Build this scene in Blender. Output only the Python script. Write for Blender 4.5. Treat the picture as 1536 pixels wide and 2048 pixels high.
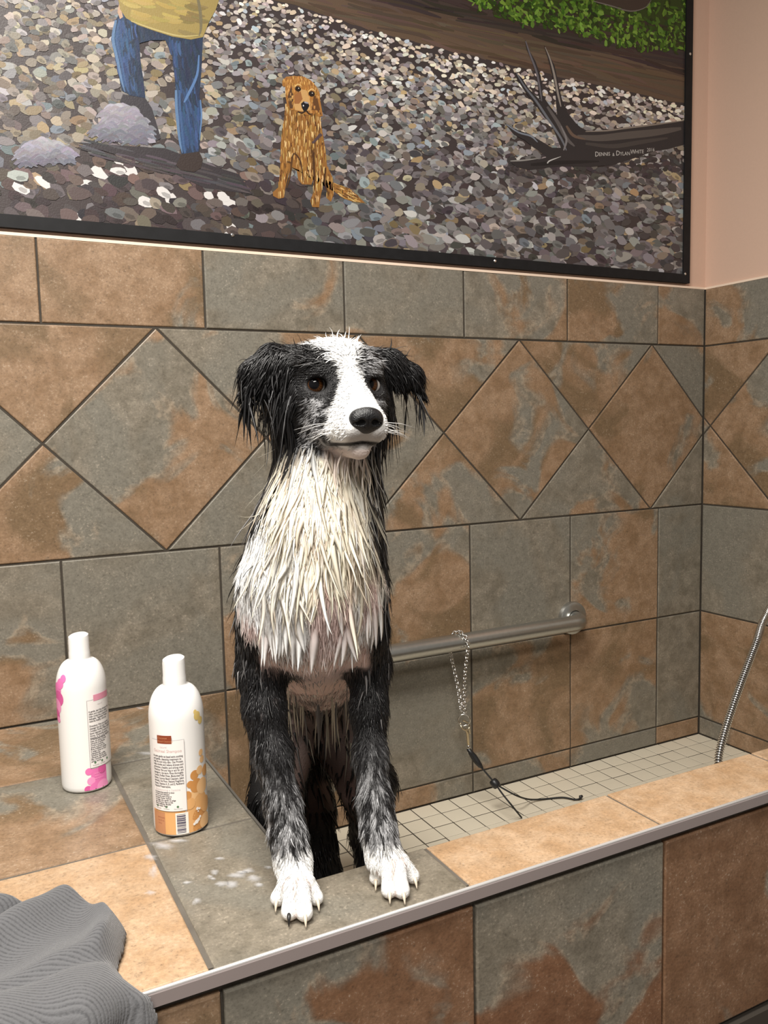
import bpy, bmesh, math, random
import numpy as np
from mathutils import Vector, Matrix

# ------------------------------------------------------------------ clear
for o in list(bpy.data.objects):
    bpy.data.objects.remove(o)
SC = bpy.context.scene
COL = SC.collection
PI = math.pi
T = 0.305                      # one wall tile with its joint, in metres
ZB = 1.2                       # tub rim above the room floor, in tiles

# ------------------------------------------------------------------ camera
CAM = np.array([-1.5439, -5.4344, 1.7587])          # tiles
FPX = 1670.17
_rx, _ry, _rz = 0.1001, -0.0230, 0.4785
def _camrot():
    cx, sx, cy, sy, cz, sz = math.cos(_rx), math.sin(_rx), math.cos(_ry), math.sin(_ry), math.cos(_rz), math.sin(_rz)
    Rz = np.array([[cz, -sz, 0], [sz, cz, 0], [0, 0, 1]])
    B = np.array([[1, 0, 0], [0, 0, -1], [0, 1, 0.]])
    Rx = np.array([[1, 0, 0], [0, cx, -sx], [0, sx, cx]])
    Rr = np.array([[cy, -sy, 0], [sy, cy, 0], [0, 0, 1]])
    return Rr @ Rx @ B @ Rz
CR = _camrot()
def M3(x, y, z):
    "tile units -> metres"
    return np.array([x * T, y * T, (z + ZB) * T])
def PX(u, v, ax, val):
    "point (tile units) on the plane axis=val that a measured picture point belongs to"
    d = CR.T @ np.array([(u - 768) / FPX, (v - 1024) / FPX, 1.0])
    t = (val - CAM[ax]) / d[ax]
    return CAM + t * d
def PXm(u, v, ax, val):
    return M3(*PX(u, v, ax, val))

cam_d = bpy.data.cameras.new('camera')
cam = bpy.data.objects.new('camera', cam_d); COL.objects.link(cam)
cam_d.sensor_fit = 'VERTICAL'; cam_d.sensor_height = 32.0; cam_d.sensor_width = 24.0
cam_d.lens = FPX / 2048 * 32.0
cam_d.clip_start = 0.02
cm = Matrix.Identity(4)
for i in range(3):
    cm[i][0] = CR[0][i]; cm[i][1] = -CR[1][i]; cm[i][2] = -CR[2][i]
for i in range(3):
    cm[i][3] = float(M3(*CAM)[i])
cam.matrix_world = cm
SC.camera = cam

# ------------------------------------------------------------------ light
w = bpy.data.worlds.new('room_ambient'); SC.world = w; w.use_nodes = True
bg = w.node_tree.nodes['Background']
bg.inputs[0].default_value = (1.0, 0.93, 0.85, 1); bg.inputs[1].default_value = 0.17
def area(name, loc, size, energy, color, target):
    l = bpy.data.lights.new(name, 'AREA'); l.shape = 'RECTANGLE'
    l.size, l.size_y = size; l.energy = energy; l.color = color
    o = bpy.data.objects.new(name, l); COL.objects.link(o); o.location = loc
    d = Vector(target) - Vector(loc)
    o.rotation_euler = d.to_track_quat('-Z', 'Y').to_euler()
    return o
area('ceiling_lamp', (-0.72, -1.28, 2.42), (1.2, 0.5), 64, (1.0, 0.955, 0.89), (-0.72, -1.28, 0))
area('ceiling_lamp', (-0.95, -2.55, 2.55), (1.2, 0.5), 48, (1.0, 0.955, 0.89), (-0.95, -2.45, 0))
SC.view_settings.view_transform = 'Standard'
SC.view_settings.look = 'None'
SC.view_settings.exposure = 0.43
SC.view_settings.gamma = 1.0
SC.view_settings.use_curve_mapping = False

# ------------------------------------------------------------------ helpers
def lin(c):
    c = np.asarray(c, float) / 255.0
    return np.where(c <= 0.04045, c / 12.92, ((c + 0.055) / 1.055) ** 2.4)
def rgb(r, g, b):
    a = lin((r, g, b)); return (float(a[0]), float(a[1]), float(a[2]), 1.0)

def newmat(name):
    m = bpy.data.materials.new(name); m.use_nodes = True
    nt = m.node_tree
    return m, nt, nt.nodes['Principled BSDF']
def plain(name, col, rough=0.5, metal=0.0, spec=0.5, noise=0.0, nscale=40, bump=0.0, coat=0.0):
    m, nt, b = newmat(name)
    b.inputs['Base Color'].default_value = col
    b.inputs['Roughness'].default_value = rough
    b.inputs['Metallic'].default_value = metal
    b.inputs['Specular IOR Level'].default_value = spec
    b.inputs['Coat Weight'].default_value = coat
    if noise or bump:
        tc = nt.nodes.new('ShaderNodeTexCoord'); n = nt.nodes.new('ShaderNodeTexNoise')
        n.inputs['Scale'].default_value = nscale; n.inputs['Detail'].default_value = 5
        nt.links.new(tc.outputs['Object'], n.inputs['Vector'])
        if noise:
            mx = nt.nodes.new('ShaderNodeMix'); mx.data_type = 'RGBA'
            c = np.array(col[:3])
            mx.inputs[6].default_value = (*[float(v) for v in c * (1 - noise)], 1)
            mx.inputs[7].default_value = (*[float(min(1, v)) for v in c * (1 + noise)], 1)
            nt.links.new(n.outputs['Fac'], mx.inputs[0]); nt.links.new(mx.outputs[2], b.inputs['Base Color'])
        if bump:
            bp = nt.nodes.new('ShaderNodeBump'); bp.inputs['Strength'].default_value = bump; bp.inputs['Distance'].default_value = 0.002
            nt.links.new(n.outputs['Fac'], bp.inputs['Height']); nt.links.new(bp.outputs['Normal'], b.inputs['Normal'])
    return m
def vcol_mat(name, rough=0.5, spec=0.5, attr='Col', bump=0.0, bscale=300):
    m, nt, b = newmat(name)
    a = nt.nodes.new('ShaderNodeAttribute'); a.attribute_name = attr
    nt.links.new(a.outputs['Color'], b.inputs['Base Color'])
    b.inputs['Roughness'].default_value = rough; b.inputs['Specular IOR Level'].default_value = spec
    if bump:
        tc = nt.nodes.new('ShaderNodeTexCoord'); n = nt.nodes.new('ShaderNodeTexNoise'); n.inputs['Scale'].default_value = bscale
        n.inputs['Detail'].default_value = 4
        bp = nt.nodes.new('ShaderNodeBump'); bp.inputs['Strength'].default_value = bump; bp.inputs['Distance'].default_value = 0.002
        nt.links.new(tc.outputs['Object'], n.inputs['Vector']); nt.links.new(n.outputs['Fac'], bp.inputs['Height'])
        nt.links.new(bp.outputs['Normal'], b.inputs['Normal'])
    return m

def link(o, parent=None):
    COL.objects.link(o)
    if parent is not None:
        o.parent = parent
    return o
def meshobj(name, verts, faces, mat=None, parent=None, smooth=False, loc=None):
    me = bpy.data.meshes.new(name)
    me.from_pydata([tuple(map(float, v)) for v in verts], [], [tuple(map(int, f)) for f in faces])
    me.update()
    if mat: me.materials.append(mat)
    if smooth:
        for p in me.polygons: p.use_smooth = True
    o = bpy.data.objects.new(name, me)
    if loc is not None: o.location = [float(v) for v in loc]
    return link(o, parent)
def empty(name, loc=(0, 0, 0)):
    o = bpy.data.objects.new(name, None); o.location = [float(v) for v in loc]
    o.empty_display_size = 0.05
    return link(o)
def tag(o, label=None, cat=None, group=None, kind=None):
    if label: o['label'] = label
    if cat: o['category'] = cat
    if group: o['group'] = group
    if kind: o['kind'] = kind
    return o
def box_vf(x0, x1, y0, y1, z0, z1):
    v = [(x0, y0, z0), (x1, y0, z0), (x1, y1, z0), (x0, y1, z0), (x0, y0, z1), (x1, y0, z1), (x1, y1, z1), (x0, y1, z1)]
    f = [(0, 3, 2, 1), (4, 5, 6, 7), (0, 1, 5, 4), (1, 2, 6, 5), (2, 3, 7, 6), (3, 0, 4, 7)]
    return v, f
class MB:
    def __init__(s): s.v = []; s.f = []
    def add(s, v, f):
        n = len(s.v); s.v += [tuple(map(float, p)) for p in v]; s.f += [tuple(i + n for i in q) for q in f]; return s
    def box(s, *a): return s.add(*box_vf(*a))
    def tube(s, pts, r, n=12, cap=True):
        pts = [np.asarray(p, float) for p in pts]; m = len(pts)
        rr = r if hasattr(r, '__len__') else [r] * m
        tang = []
        for i in range(m):
            d = pts[min(i + 1, m - 1)] - pts[max(i - 1, 0)]; tang.append(d / (np.linalg.norm(d) + 1e-12))
        ref = np.array([0, 0, 1.0]) if abs(tang[0][2]) < 0.9 else np.array([1.0, 0, 0])
        u = np.cross(tang[0], ref); u /= np.linalg.norm(u)
        vs = []
        for i in range(m):
            u = u - tang[i] * np.dot(u, tang[i]); u /= np.linalg.norm(u); w2 = np.cross(tang[i], u)
            for k in range(n):
                a = 2 * PI * k / n
                vs.append(pts[i] + rr[i] * (math.cos(a) * u + math.sin(a) * w2))
        fs = []
        for i in range(m - 1):
            for k in range(n):
                k2 = (k + 1) % n
                fs.append((i * n + k, i * n + k2, (i + 1) * n + k2, (i + 1) * n + k))
        if cap:
            fs.append(tuple(range(n))[::-1]); fs.append(tuple((m - 1) * n + k for k in range(n)))
        return s.add(vs, fs)
    def torus(s, c, R, r, ax1, ax2, n=14, k=6, stretch=1.0):
        c = np.asarray(c, float); ax1 = np.asarray(ax1, float); ax2 = np.asarray(ax2, float); ax3 = np.cross(ax1, ax2)
        vs = []; fs = []
        for i in range(n):
            a = 2 * PI * i / n
            d = ax1 * math.cos(a) * stretch + ax2 * math.sin(a)
            for j in range(k):
                b = 2 * PI * j / k
                vs.append(c + d * R + (d * math.cos(b) + ax3 * math.sin(b)) * r)
        for i in range(n):
            for j in range(k):
                fs.append((i * k + j, ((i + 1) % n) * k + j, ((i + 1) % n) * k + (j + 1) % k, i * k + (j + 1) % k))
        return s.add(vs, fs)
    def lathe(s, prof, c=(0, 0, 0), n=32):
        vs = []; fs = []
        for (r, z) in prof:
            for k in range(n):
                a = 2 * PI * k / n; vs.append((c[0] + r * math.cos(a), c[1] + r * math.sin(a), c[2] + z))
        for i in range(len(prof) - 1):
            for k in range(n):
                k2 = (k + 1) % n; fs.append((i * n + k, i * n + k2, (i + 1) * n + k2, (i + 1) * n + k))
        fs.append(tuple(range(n))[::-1]); fs.append(tuple((len(prof) - 1) * n + k for k in range(n)))
        return s.add(vs, fs)
    def build(s, name, mat=None, parent=None, smooth=False, loc=None, sharp=None):
        o = meshobj(name, s.v, s.f, mat, parent, smooth, loc)
        if sharp is not None:
            o.data.set_sharp_from_angle(angle=sharp)
        return o
def smooth_path(pts, n=8):
    "Catmull-Rom through the points"
    P = [np.asarray(p, float) for p in pts]; P = [2 * P[0] - P[1]] + P + [2 * P[-1] - P[-2]]
    out = []
    for i in range(1, len(P) - 2):
        for k in range(n):
            t = k / n
            out.append(0.5 * ((2 * P[i]) + (-P[i - 1] + P[i + 1]) * t + (2 * P[i - 1] - 5 * P[i] + 4 * P[i + 1] - P[i + 2]) * t * t
                              + (-P[i - 1] + 3 * P[i] - 3 * P[i + 1] + P[i + 2]) * t ** 3))
    out.append(P[-2]); return out

# ------------------------------------------------------------------ slate-look tile material
def slate_material():
    m, nt, b = newmat('slate_look_tile'); N = nt.nodes; L = nt.links
    def node(t, **kw):
        n = N.new(t)
        for k, v in kw.items(): setattr(n, k, v)
        return n
    def math_(op, a, bb=None, c=None, clamp=False):
        n = node('ShaderNodeMath', operation=op, use_clamp=clamp)
        for i, x in enumerate((a, bb, c)):
            if x is None: continue
            if isinstance(x, (int, float)): n.inputs[i].default_value = x
            else: L.new(x, n.inputs[i])
        return n.outputs[0]
    def noise(vec, scale, detail=6, rough=0.55, dist=0.0):
        n = node('ShaderNodeTexNoise'); n.inputs['Scale'].default_value = scale; n.inputs['Detail'].default_value = detail
        n.inputs['Roughness'].default_value = rough; n.inputs['Distortion'].default_value = dist
        L.new(vec, n.inputs['Vector']); return n.outputs['Fac']
    def step(x, lo, hi):
        n = node('ShaderNodeMapRange', interpolation_type='SMOOTHSTEP'); L.new(x, n.inputs[0])
        n.inputs[1].default_value = lo; n.inputs[2].default_value = hi; return n.outputs[0]
    def mix(f, a, bb):
        n = node('ShaderNodeMix', data_type='RGBA')
        if isinstance(f, (int, float)): n.inputs[0].default_value = f
        else: L.new(f, n.inputs[0])
        for i, x in ((6, a), (7, bb)):
            if isinstance(x, tuple): n.inputs[i].default_value = x
            else: L.new(x, n.inputs[i])
        return n.outputs[2]
    tc = node('ShaderNodeTexCoord'); oi = node('ShaderNodeObjectInfo')
    sep = node('ShaderNodeSeparateColor'); L.new(oi.outputs['Color'], sep.inputs[0])
    ang = math_('MULTIPLY', sep.outputs[0], 2 * PI)
    off = sep.outputs[1]; seed = sep.outputs[2]; warm = oi.outputs['Alpha']
    sx = node('ShaderNodeSeparateXYZ'); L.new(tc.outputs['Object'], sx.inputs[0])
    lx = math_('MULTIPLY', sx.outputs[0], math_('COSINE', ang)); ly = math_('MULTIPLY', sx.outputs[1], math_('SINE', ang))
    linr = math_('MULTIPLY', math_('ADD', lx, ly), 1 / (T * 0.5))
    cmb = node('ShaderNodeCombineXYZ')
    L.new(math_('MULTIPLY', seed, 41.0), cmb.inputs[0]); L.new(math_('MULTIPLY', seed, 17.3), cmb.inputs[1]); L.new(math_('MULTIPLY', seed, 29.7), cmb.inputs[2])
    va = node('ShaderNodeVectorMath', operation='ADD'); L.new(tc.outputs['Object'], va.inputs[0]); L.new(cmb.outputs[0], va.inputs[1])
    P = va.outputs[0]
    n1 = noise(P, 6.5, 5, 0.45, 0.9)
    g = math_('ADD', math_('ADD', math_('MULTIPLY', linr, 0.62), math_('MULTIPLY', math_('SUBTRACT', n1, 0.5), 4.2)), math_('MULTIPLY', math_('SUBTRACT', off, 0.5), 3.2))
    zone = step(g, -0.22, 0.22)
    zone_soft = step(g, -0.9, 0.9)
    n2 = noise(P, 22, 8, 0.62, 0.3)
    n3 = noise(P, 70, 6, 0.65)
    n4 = noise(P, 260, 4, 0.65)
    n5 = noise(P, 4.0, 4, 0.5, 1.2)
    # greys and browns, with a darker, redder rust at low warm
    grey = mix(step(n2, 0.3, 0.7), (0.150, 0.130, 0.098, 1), (0.235, 0.205, 0.160, 1))
    grey = mix(step(n5, 0.42, 0.60), grey, (0.185, 0.170, 0.138, 1))
    rust = mix(step(n2, 0.28, 0.72), (0.215, 0.132, 0.073, 1), (0.310, 0.205, 0.128, 1))
    rust = mix(step(n5, 0.50, 0.64), rust, (0.175, 0.115, 0.064, 1))
    ochre = mix(step(n2, 0.28, 0.72), (0.40, 0.250, 0.137, 1), (0.50, 0.350, 0.225, 1))
    rust = mix(math_('SUBTRACT', 1.0, step(warm, 0.0, 0.28)), rust, mix(step(n2, 0.28, 0.72), (0.150, 0.070, 0.036, 1), (0.225, 0.118, 0.066, 1)))
    rust = mix(step(warm, 0.5, 1.0), rust, ochre)
    col = mix(zone, grey, rust)
    # pale veins where two colours meet
    vein = math_('SUBTRACT', 1.0, step(math_('ABSOLUTE', math_('ADD', g, 0.10)), 0.0, 0.16))
    vein = math_('MULTIPLY', vein, step(n3, 0.42, 0.62))
    col = mix(math_('MULTIPLY', vein, 0.45), col, (0.36, 0.29, 0.21, 1))
    # cloudiness, pale flecks, dark pits
    col2 = node('ShaderNodeHueSaturation'); L.new(col, col2.inputs['Color'])
    L.new(math_('ADD', math_('ADD', math_('MULTIPLY', n3, 0.70), math_('MULTIPLY', n4, 0.85)), 0.24), col2.inputs['Value'])
    col2.inputs['Saturation'].default_value = 1.0
    fl = math_('MULTIPLY', step(n4, 0.58, 0.70), step(n2, 0.42, 0.58))
    col3 = mix(math_('MULTIPLY', fl, 0.55), col2.outputs[0], (0.46, 0.39, 0.31, 1))
    pit = math_('MULTIPLY', step(n4, 0.40, 0.30), 0.35)
    col3 = mix(pit, col3, (0.05, 0.042, 0.034, 1))
    L.new(col3, b.inputs['Base Color'])
    r = math_('ADD', math_('MULTIPLY', n3, 0.30), 0.26, clamp=True); L.new(r, b.inputs['Roughness'])
    b.inputs['Specular IOR Level'].default_value = 0.45
    h = math_('ADD', math_('ADD', math_('MULTIPLY', n3, 0.55), math_('MULTIPLY', n4, 0.22)), math_('MULTIPLY', zone_soft, 0.8))
    bp = node('ShaderNodeBump'); bp.inputs['Strength'].default_value = 0.55; bp.inputs['Distance'].default_value = 0.0016
    L.new(h, bp.inputs['Height']); L.new(bp.outputs['Normal'], b.inputs['Normal'])
    return m
M_TILE = slate_material()
M_GROUT = plain('dark_grout', (0.045, 0.036, 0.026, 1), 0.85, noise=0.3, nscale=60)
M_GROUT_L = plain('shelf_grout', (0.115, 0.10, 0.082, 1), 0.8, noise=0.4, nscale=30)
M_PAINT = plain('salmon_paint', (0.63, 0.44, 0.34, 1), 0.55, noise=0.03, nscale=200, bump=0.15)
M_CAP = plain('pale_lit_edge', (0.85, 0.68, 0.54, 1), 0.5, noise=0.10, nscale=25)  # pale edge, lightened further for overhead light caught on the ledge
M_STEEL = plain('brushed_steel', (0.47, 0.47, 0.445, 1), 0.30, metal=0.93, noise=0.10, nscale=120)
M_CHROME = plain('chrome', (0.75, 0.74, 0.72, 1), 0.12, metal=1.0)
M_BLACK = plain('black_plastic', (0.012, 0.012, 0.013, 1), 0.4)
M_WHITEP = plain('white_plastic', (0.86, 0.85, 0.83, 1), 0.32, spec=0.4)

# ------------------------------------------------------------------ tile pieces
def offset_poly(pts, d):
    "inset a counter-clockwise polygon by d (mitred)"
    n = len(pts); out = []
    for i in range(n):
        p0, p1, p2 = np.array(pts[i - 1]), np.array(pts[i]), np.array(pts[(i + 1) % n])
        e1 = (p1 - p0) / np.linalg.norm(p1 - p0); e2 = (p2 - p1) / np.linalg.norm(p2 - p1)
        n1 = np.array([-e1[1], e1[0]]); n2 = np.array([-e2[1], e2[0]])
        k = 1 + np.dot(n1, n2)
        out.append(p1 + (n1 + n2) * d / max(k, 0.25))
    return out
def clip_poly(pts, a, b, c):
    "keep a*x+b*y<=c"
    out = []; n = len(pts)
    for i in range(n):
        p, q = pts[i], pts[(i + 1) % n]
        dp = a * p[0] + b * p[1] - c; dq = a * q[0] + b * q[1] - c
        if dp <= 1e-9: out.append(p)
        if (dp < -1e-9 and dq > 1e-9) or (dp > 1e-9 and dq < -1e-9):
            t = dp / (dp - dq); out.append((p[0] + t * (q[0] - p[0]), p[1] + t * (q[1] - p[1])))
    return out
_tile_cache = {}
def tile_mesh(key, pts, th, grout, bev):
    k = (tuple((round(p[0], 4), round(p[1], 4)) for p in pts), th, grout, bev)
    if k in _tile_cache: return _tile_cache[k]
    a = offset_poly(pts, grout); t = offset_poly(pts, grout + bev); t2 = offset_poly(pts, grout + bev * 0.35)
    n = len(pts)
    v = [(p[0], p[1], -th) for p in a] + [(p[0], p[1], -bev) for p in a] + [(p[0], p[1], -bev * 0.3) for p in t2] + [(p[0], p[1], 0) for p in t]
    f = []
    for r in range(3):
        for i in range(n):
            j = (i + 1) % n; f.append((r * n + i, r * n + j, (r + 1) * n + j, (r + 1) * n + i))
    f.append(tuple(3 * n + i for i in range(n))); f.append(tuple(range(n))[::-1])
    me = bpy.data.meshes.new(key); me.from_pydata([tuple(map(float, p)) for p in v], [], f); me.update()
    _tile_cache[k] = me
    return me
FR_BACK = (np.array([1, 0, 0.]), np.array([0, 0, 1.]))          # wall x, wall z  (normal -y)
FR_RIGHT = (np.array([0, -1, 0.]), np.array([0, 0, 1.]))        # s=-y, z        (normal -x)
FR_TOP = (np.array([1, 0, 0.]), np.array([0, 1, 0.]))           # x, y           (normal +z)
_rs = random.Random(5)
def place_tile(name, parent, frame, origin, poly, look=None, th=0.008, grout=0.0018, bev=0.0022, proud=0.0, mat=None, tilt=0.25):
    "poly in tile units in the frame; origin in metres"
    pts = [(p[0] * T, p[1] * T) for p in poly]
    A = sum(pts[i - 1][0] * pts[i][1] - pts[i][0] * pts[i - 1][1] for i in range(len(pts)))
    if A < 0: pts = pts[::-1]
    cx = sum(p[0] for p in pts) / len(pts); cy = sum(p[1] for p in pts) / len(pts)
    me = tile_mesh(name, [(p[0] - cx, p[1] - cy) for p in pts], th, grout, bev)
    if not me.materials: me.materials.append(mat or M_TILE)
    e1, e2 = frame; e3 = np.cross(e1, e2)
    o = bpy.data.objects.new(name, me)
    loc = origin + e1 * cx + e2 * cy + e3 * (proud + _rs.uniform(-0.0004, 0.0004))
    mt = Matrix.Identity(4)
    for i in range(3):
        mt[i][0] = e1[i]; mt[i][1] = e2[i]; mt[i][2] = e3[i]; mt[i][3] = loc[i]
    tl = math.radians(tilt)
    o.matrix_world = mt @ Matrix.Rotation(_rs.uniform(-tl, tl), 4, 'X') @ Matrix.Rotation(_rs.uniform(-tl, tl), 4, 'Y')
    if look is None: look = (_rs.uniform(0, 360), _rs.choice([0.3, 0.45, 0.6, 0.7]))
    a, off = look[0], look[1]; sd = look[2] if len(look) > 2 else _rs.random(); wm = look[3] if len(look) > 3 else 0.3
    o.color = ((a % 360) / 360.0, off, sd, wm)
    link(o)
    if parent is not None:
        o.parent = parent; o.matrix_parent_inverse = parent.matrix_world.inverted()
    return o
def rect(x0, x1, y0, y1): return [(x0, y0), (x1, y0), (x1, y1), (x0, y1)]

Z1, Z2, Z3, Z5, ZF = 2.933, 2.427, 0.995, -1.016, -1.1805
XR, XD, PD, X5 = 4.5687, -0.3241, 1.4195, -0.9715
YIN, YOUT, XL, XS = -2.512, -2.8755, -0.411, -0.887
XW = -3.4                                      # left end of what is built
ORG = M3(0, 0, 0)

# back wall
v, f = box_vf(XW * T, XR * T + 0.008, 0.008, 0.10, 0.0, 2.75)
wall_back = tag(meshobj('wall_back', v, f, M_PAINT), kind='structure')
v, f = box_vf(XW * T, XR * T + 0.006, 0.0022, 0.0085, (ZF + ZB) * T - 0.01, (Z1 + ZB) * T - 0.002)
meshobj('grout_bed', v, f, M_GROUT, wall_back)
v, f = box_vf(XW * T, XR * T + 0.004, 0.0006, 0.0090, (Z1 + ZB) * T - 0.0015, (Z1 + ZB) * T + 0.004)
meshobj('tile_cap', v, f, M_CAP, wall_back)
OB = ORG.copy()
row1 = {-3: (0, .5), -2: (150, .95, .31), -1: (135, .78, .12), 0: (0, .12, .44), 1: (235, .15, .71), 2: (0, .5, .35), 3: (180, .5, .62), 4: (200, .62, .18)}
for i in range(-3, 5):
    p = rect(i, min(i + 1, XR), Z2, Z1)
    place_tile('wall_tile', wall_back, FR_BACK, OB, p, row1.get(i))
ZM = (Z2 + Z3) / 2
dia = {-2: None, -1: (90, .08, .23), 0: (-48, .48, .57), 1: (180, .40, .2), 2: (165, .52, .68), 3: (200, .72, .42)}
top = {-2: None, -1: (90, .95, .66), 0: (-10, .42, .81), 1: (250, .60, .15), 2: (200, .62, .37), 3: (20, .30, .93)}
bot = {-2: (90, .3), -1: (195, .55, .47), 0: (30, .12, .29), 1: (80, .50, .55), 2: (-30, .34, .76), 3: (180, .12, .08)}
def clipx(p, lo, hi):
    p = clip_poly(p, -1, 0, -lo); return clip_poly(p, 1, 0, hi) if p else p
for i in range(-2, 5):
    c = XD + i * PD; h = PD / 2
    for nm, pl, lk in (('diamond_tile', [(c - h, ZM), (c, Z3), (c + h, ZM), (c, Z2)], dia),
                       ('corner_cut_tile', [(c, Z2), (c + h, ZM), (c + PD, Z2)], top),
                       ('corner_cut_tile', [(c, Z3), (c + PD, Z3), (c + h, ZM)], bot)):
        q = clipx(pl, XW, XR)
        if len(q) > 2:
            cxs = [a[0] for a in q]
            if max(cxs) - min(cxs) > 0.02: place_tile(nm, wall_back, FR_BACK, OB, q, lk.get(i))
row4 = {-2: (225, .36, .5), -1: (90, .06, .3), 0: (-60, .55, .9), 1: (-50, .55, .13), 2: (0, .05, .7), 3: (-45, .56, .33), 4: (0, .0, .22)}
row5 = {-2: None, -1: None, 0: (180, .8, .41), 1: (90, .10, .77), 2: (-70, .68, .52), 3: (140, .62, .27), 4: (0, .02, .6)}
row6 = {0: (0, .8), 1: (180, .55, .3), 2: (0, .35, .8), 3: (180, .25, .5), 4: (0, .9, .1)}
for i in range(-2, 6):
    x0, x1 = max(X5 + i + 0, XW), min(X5 + i + 1, XR)
    k = i - 1
    if x1 - x0 < 0.05: continue
    place_tile('wall_tile', wall_back, FR_BACK, OB, rect(x0, x1, 0 if x0 > XL else 0.0, Z3), row4.get(k))
    if x1 > XL:
        xa = max(x0, XL)
        place_tile('wall_tile', wall_back, FR_BACK, OB, rect(xa, x1, Z5, 0), row5.get(k))
        place_tile('wall_tile', wall_back, FR_BACK, OB, rect(xa, x1, ZF, Z5), row6.get(k))

# right wall
SR = 3.6
v, f = box_vf(XR * T + 0.008, XR * T + 0.10, -SR * T, 0.008, 0.0, 2.75)
wall_right = tag(meshobj('wall_right', v, f, M_PAINT), kind='structure')
v, f = box_vf(XR * T + 0.0022, XR * T + 0.0085, -SR * T, 0.0005, (ZF + ZB) * T - 0.01, (Z1 + ZB) * T - 0.002)
meshobj('grout_bed', v, f, M_GROUT, wall_right)
v, f = box_vf(XR * T + 0.0006, XR * T + 0.009, -SR * T, 0.002, (Z1 + ZB) * T - 0.0015, (Z1 + ZB) * T + 0.004)
meshobj('tile_cap', v, f, M_CAP, wall_right)
OR = ORG + np.array([XR * T, 0, 0])
for j, lk in zip(range(4), ((180, .38, .83), None, None, None)):
    place_tile('wall_tile', wall_right, FR_RIGHT, OR, rect(j, min(j + 1, SR), Z2, Z1), lk)
for i in range(3, 7):
    c = XD + i * PD - XR; h = PD / 2
    for nm, pl, lk in (('diamond_tile', [(c - h, ZM), (c, Z3), (c + h, ZM), (c, Z2)], {4: (180, .45, .11)}.get(i)),
                       ('corner_cut_tile', [(c, Z2), (c + h, ZM), (c + PD, Z2)], {3: (30, .78, .93)}.get(i)),
                       ('corner_cut_tile', [(c, Z3), (c + PD, Z3), (c + h, ZM)], {3: (0, .60, .08)}.get(i))):
        q = clipx(pl, 0.0, SR)
        if len(q) > 2 and max(a[0] for a in q) - min(a[0] for a in q) > 0.02:
            place_tile(nm, wall_right, FR_RIGHT, OR, q, lk)
for j in range(4):
    s1 = min(j + 1, SR)
    place_tile('wall_tile', wall_right, FR_RIGHT, OR, rect(j, s1, 0, Z3), {0: (0, .10, .4)}.get(j))
    place_tile('wall_tile', wall_right, FR_RIGHT, OR, rect(j, s1, Z5, 0), {0: (90, .62, .9)}.get(j))
    place_tile('wall_tile', wall_right, FR_RIGHT, OR, rect(j, s1, ZF, Z5), {0: (0, .42, .2)}.get(j))

# room floor
M_FLOOR = plain('dark_floor', (0.06, 0.045, 0.035, 1), 0.45, noise=0.35, nscale=18, bump=0.2)
v, f = box_vf(XW * T - 1.5, XR * T + 0.1, -3.6, 0.1, -0.08, 0.0)
floor = tag(meshobj('floor', v, f, M_FLOOR), kind='structure')

# ------------------------------------------------------------------ wash tub
tub = tag(empty('wash_tub', M3(0.4, -2.7, -ZB)), 'built-in tiled wash tub with slate-look rim and metal edge', 'tub')
def keep(o):
    o.parent = tub; o.matrix_parent_inverse = Matrix.Translation(-tub.location); return o
tub.matrix_world = Matrix.Translation(tub.location)
zt = ZB * T
m = MB()
m.box(XW * T, XL * T - 0.0025, (YOUT) * T + 0.0095, -0.0005, 0.0, zt - 0.0022)
keep(m.build('shelf_body', M_GROUT_L))
m = MB(); m.box(XL * T - 0.0025, XR * T - 0.001, YOUT * T + 0.0095, YIN * T - 0.0025, 0.0, zt - 0.0022)
keep(m.build('curb_body', M_GROUT_L))
shelf = [
    (rect(-1.887, XS, -0.92, -0.002), (-90, .60, .21)), (rect(XS, XL, -0.92, -0.002), (100, .46, .83)),
    (rect(-1.887, XS, -1.887, -0.92), (-75, .62, .35)), (rect(XS, XL, -1.887, -0.92), (0, .10, .72)),
    (rect(-1.887, XS, YOUT, -1.887), (-25, .72, .52, .9)),
    ([(XS, -1.887), (XS, YOUT), (0.124, YOUT), (0.124, YIN), (XL, YIN), (XL, -1.887)], (0, .02, .46)),
    (rect(-2.887, -1.887, -0.92, -0.002), None), (rect(-2.887, -1.887, -1.887, -0.92), None), (rect(-2.887, -1.887, YOUT, -1.887), None),
]
for pl, lk in shelf: place_tile('shelf_tile', tub, FR_TOP, ORG, pl, lk, grout=0.0028)
for i, lk in zip(range(5), ((-70, 1.0, .64, .95), (160, 1.0, .27, .95), (0, .75, .5, .8), None, None)):
    place_tile('curb_tile', tub, FR_TOP, ORG, rect(0.124 + i, min(1.124 + i, XR), YOUT, YIN), lk, grout=0.0022)
# front face
OFR = ORG + np.array([0, YOUT * T, 0])
ft = {-3: None, -2: None, -1: (20, .40, .15, .08), 0: (-80, .46, .31, 0.0), 1: (185, .66, .74, .10), 2: (0, .6, .3, .1), 3: None}
for i in range(-3, 4):
    place_tile('front_tile', tub, FR_BACK, OFR + np.array([0, 0.0015, 0]), rect(max(i + 0.142, XW), min(i + 1.142, XR), -1.088, -0.082), ft[i], grout=0.0018)
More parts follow.
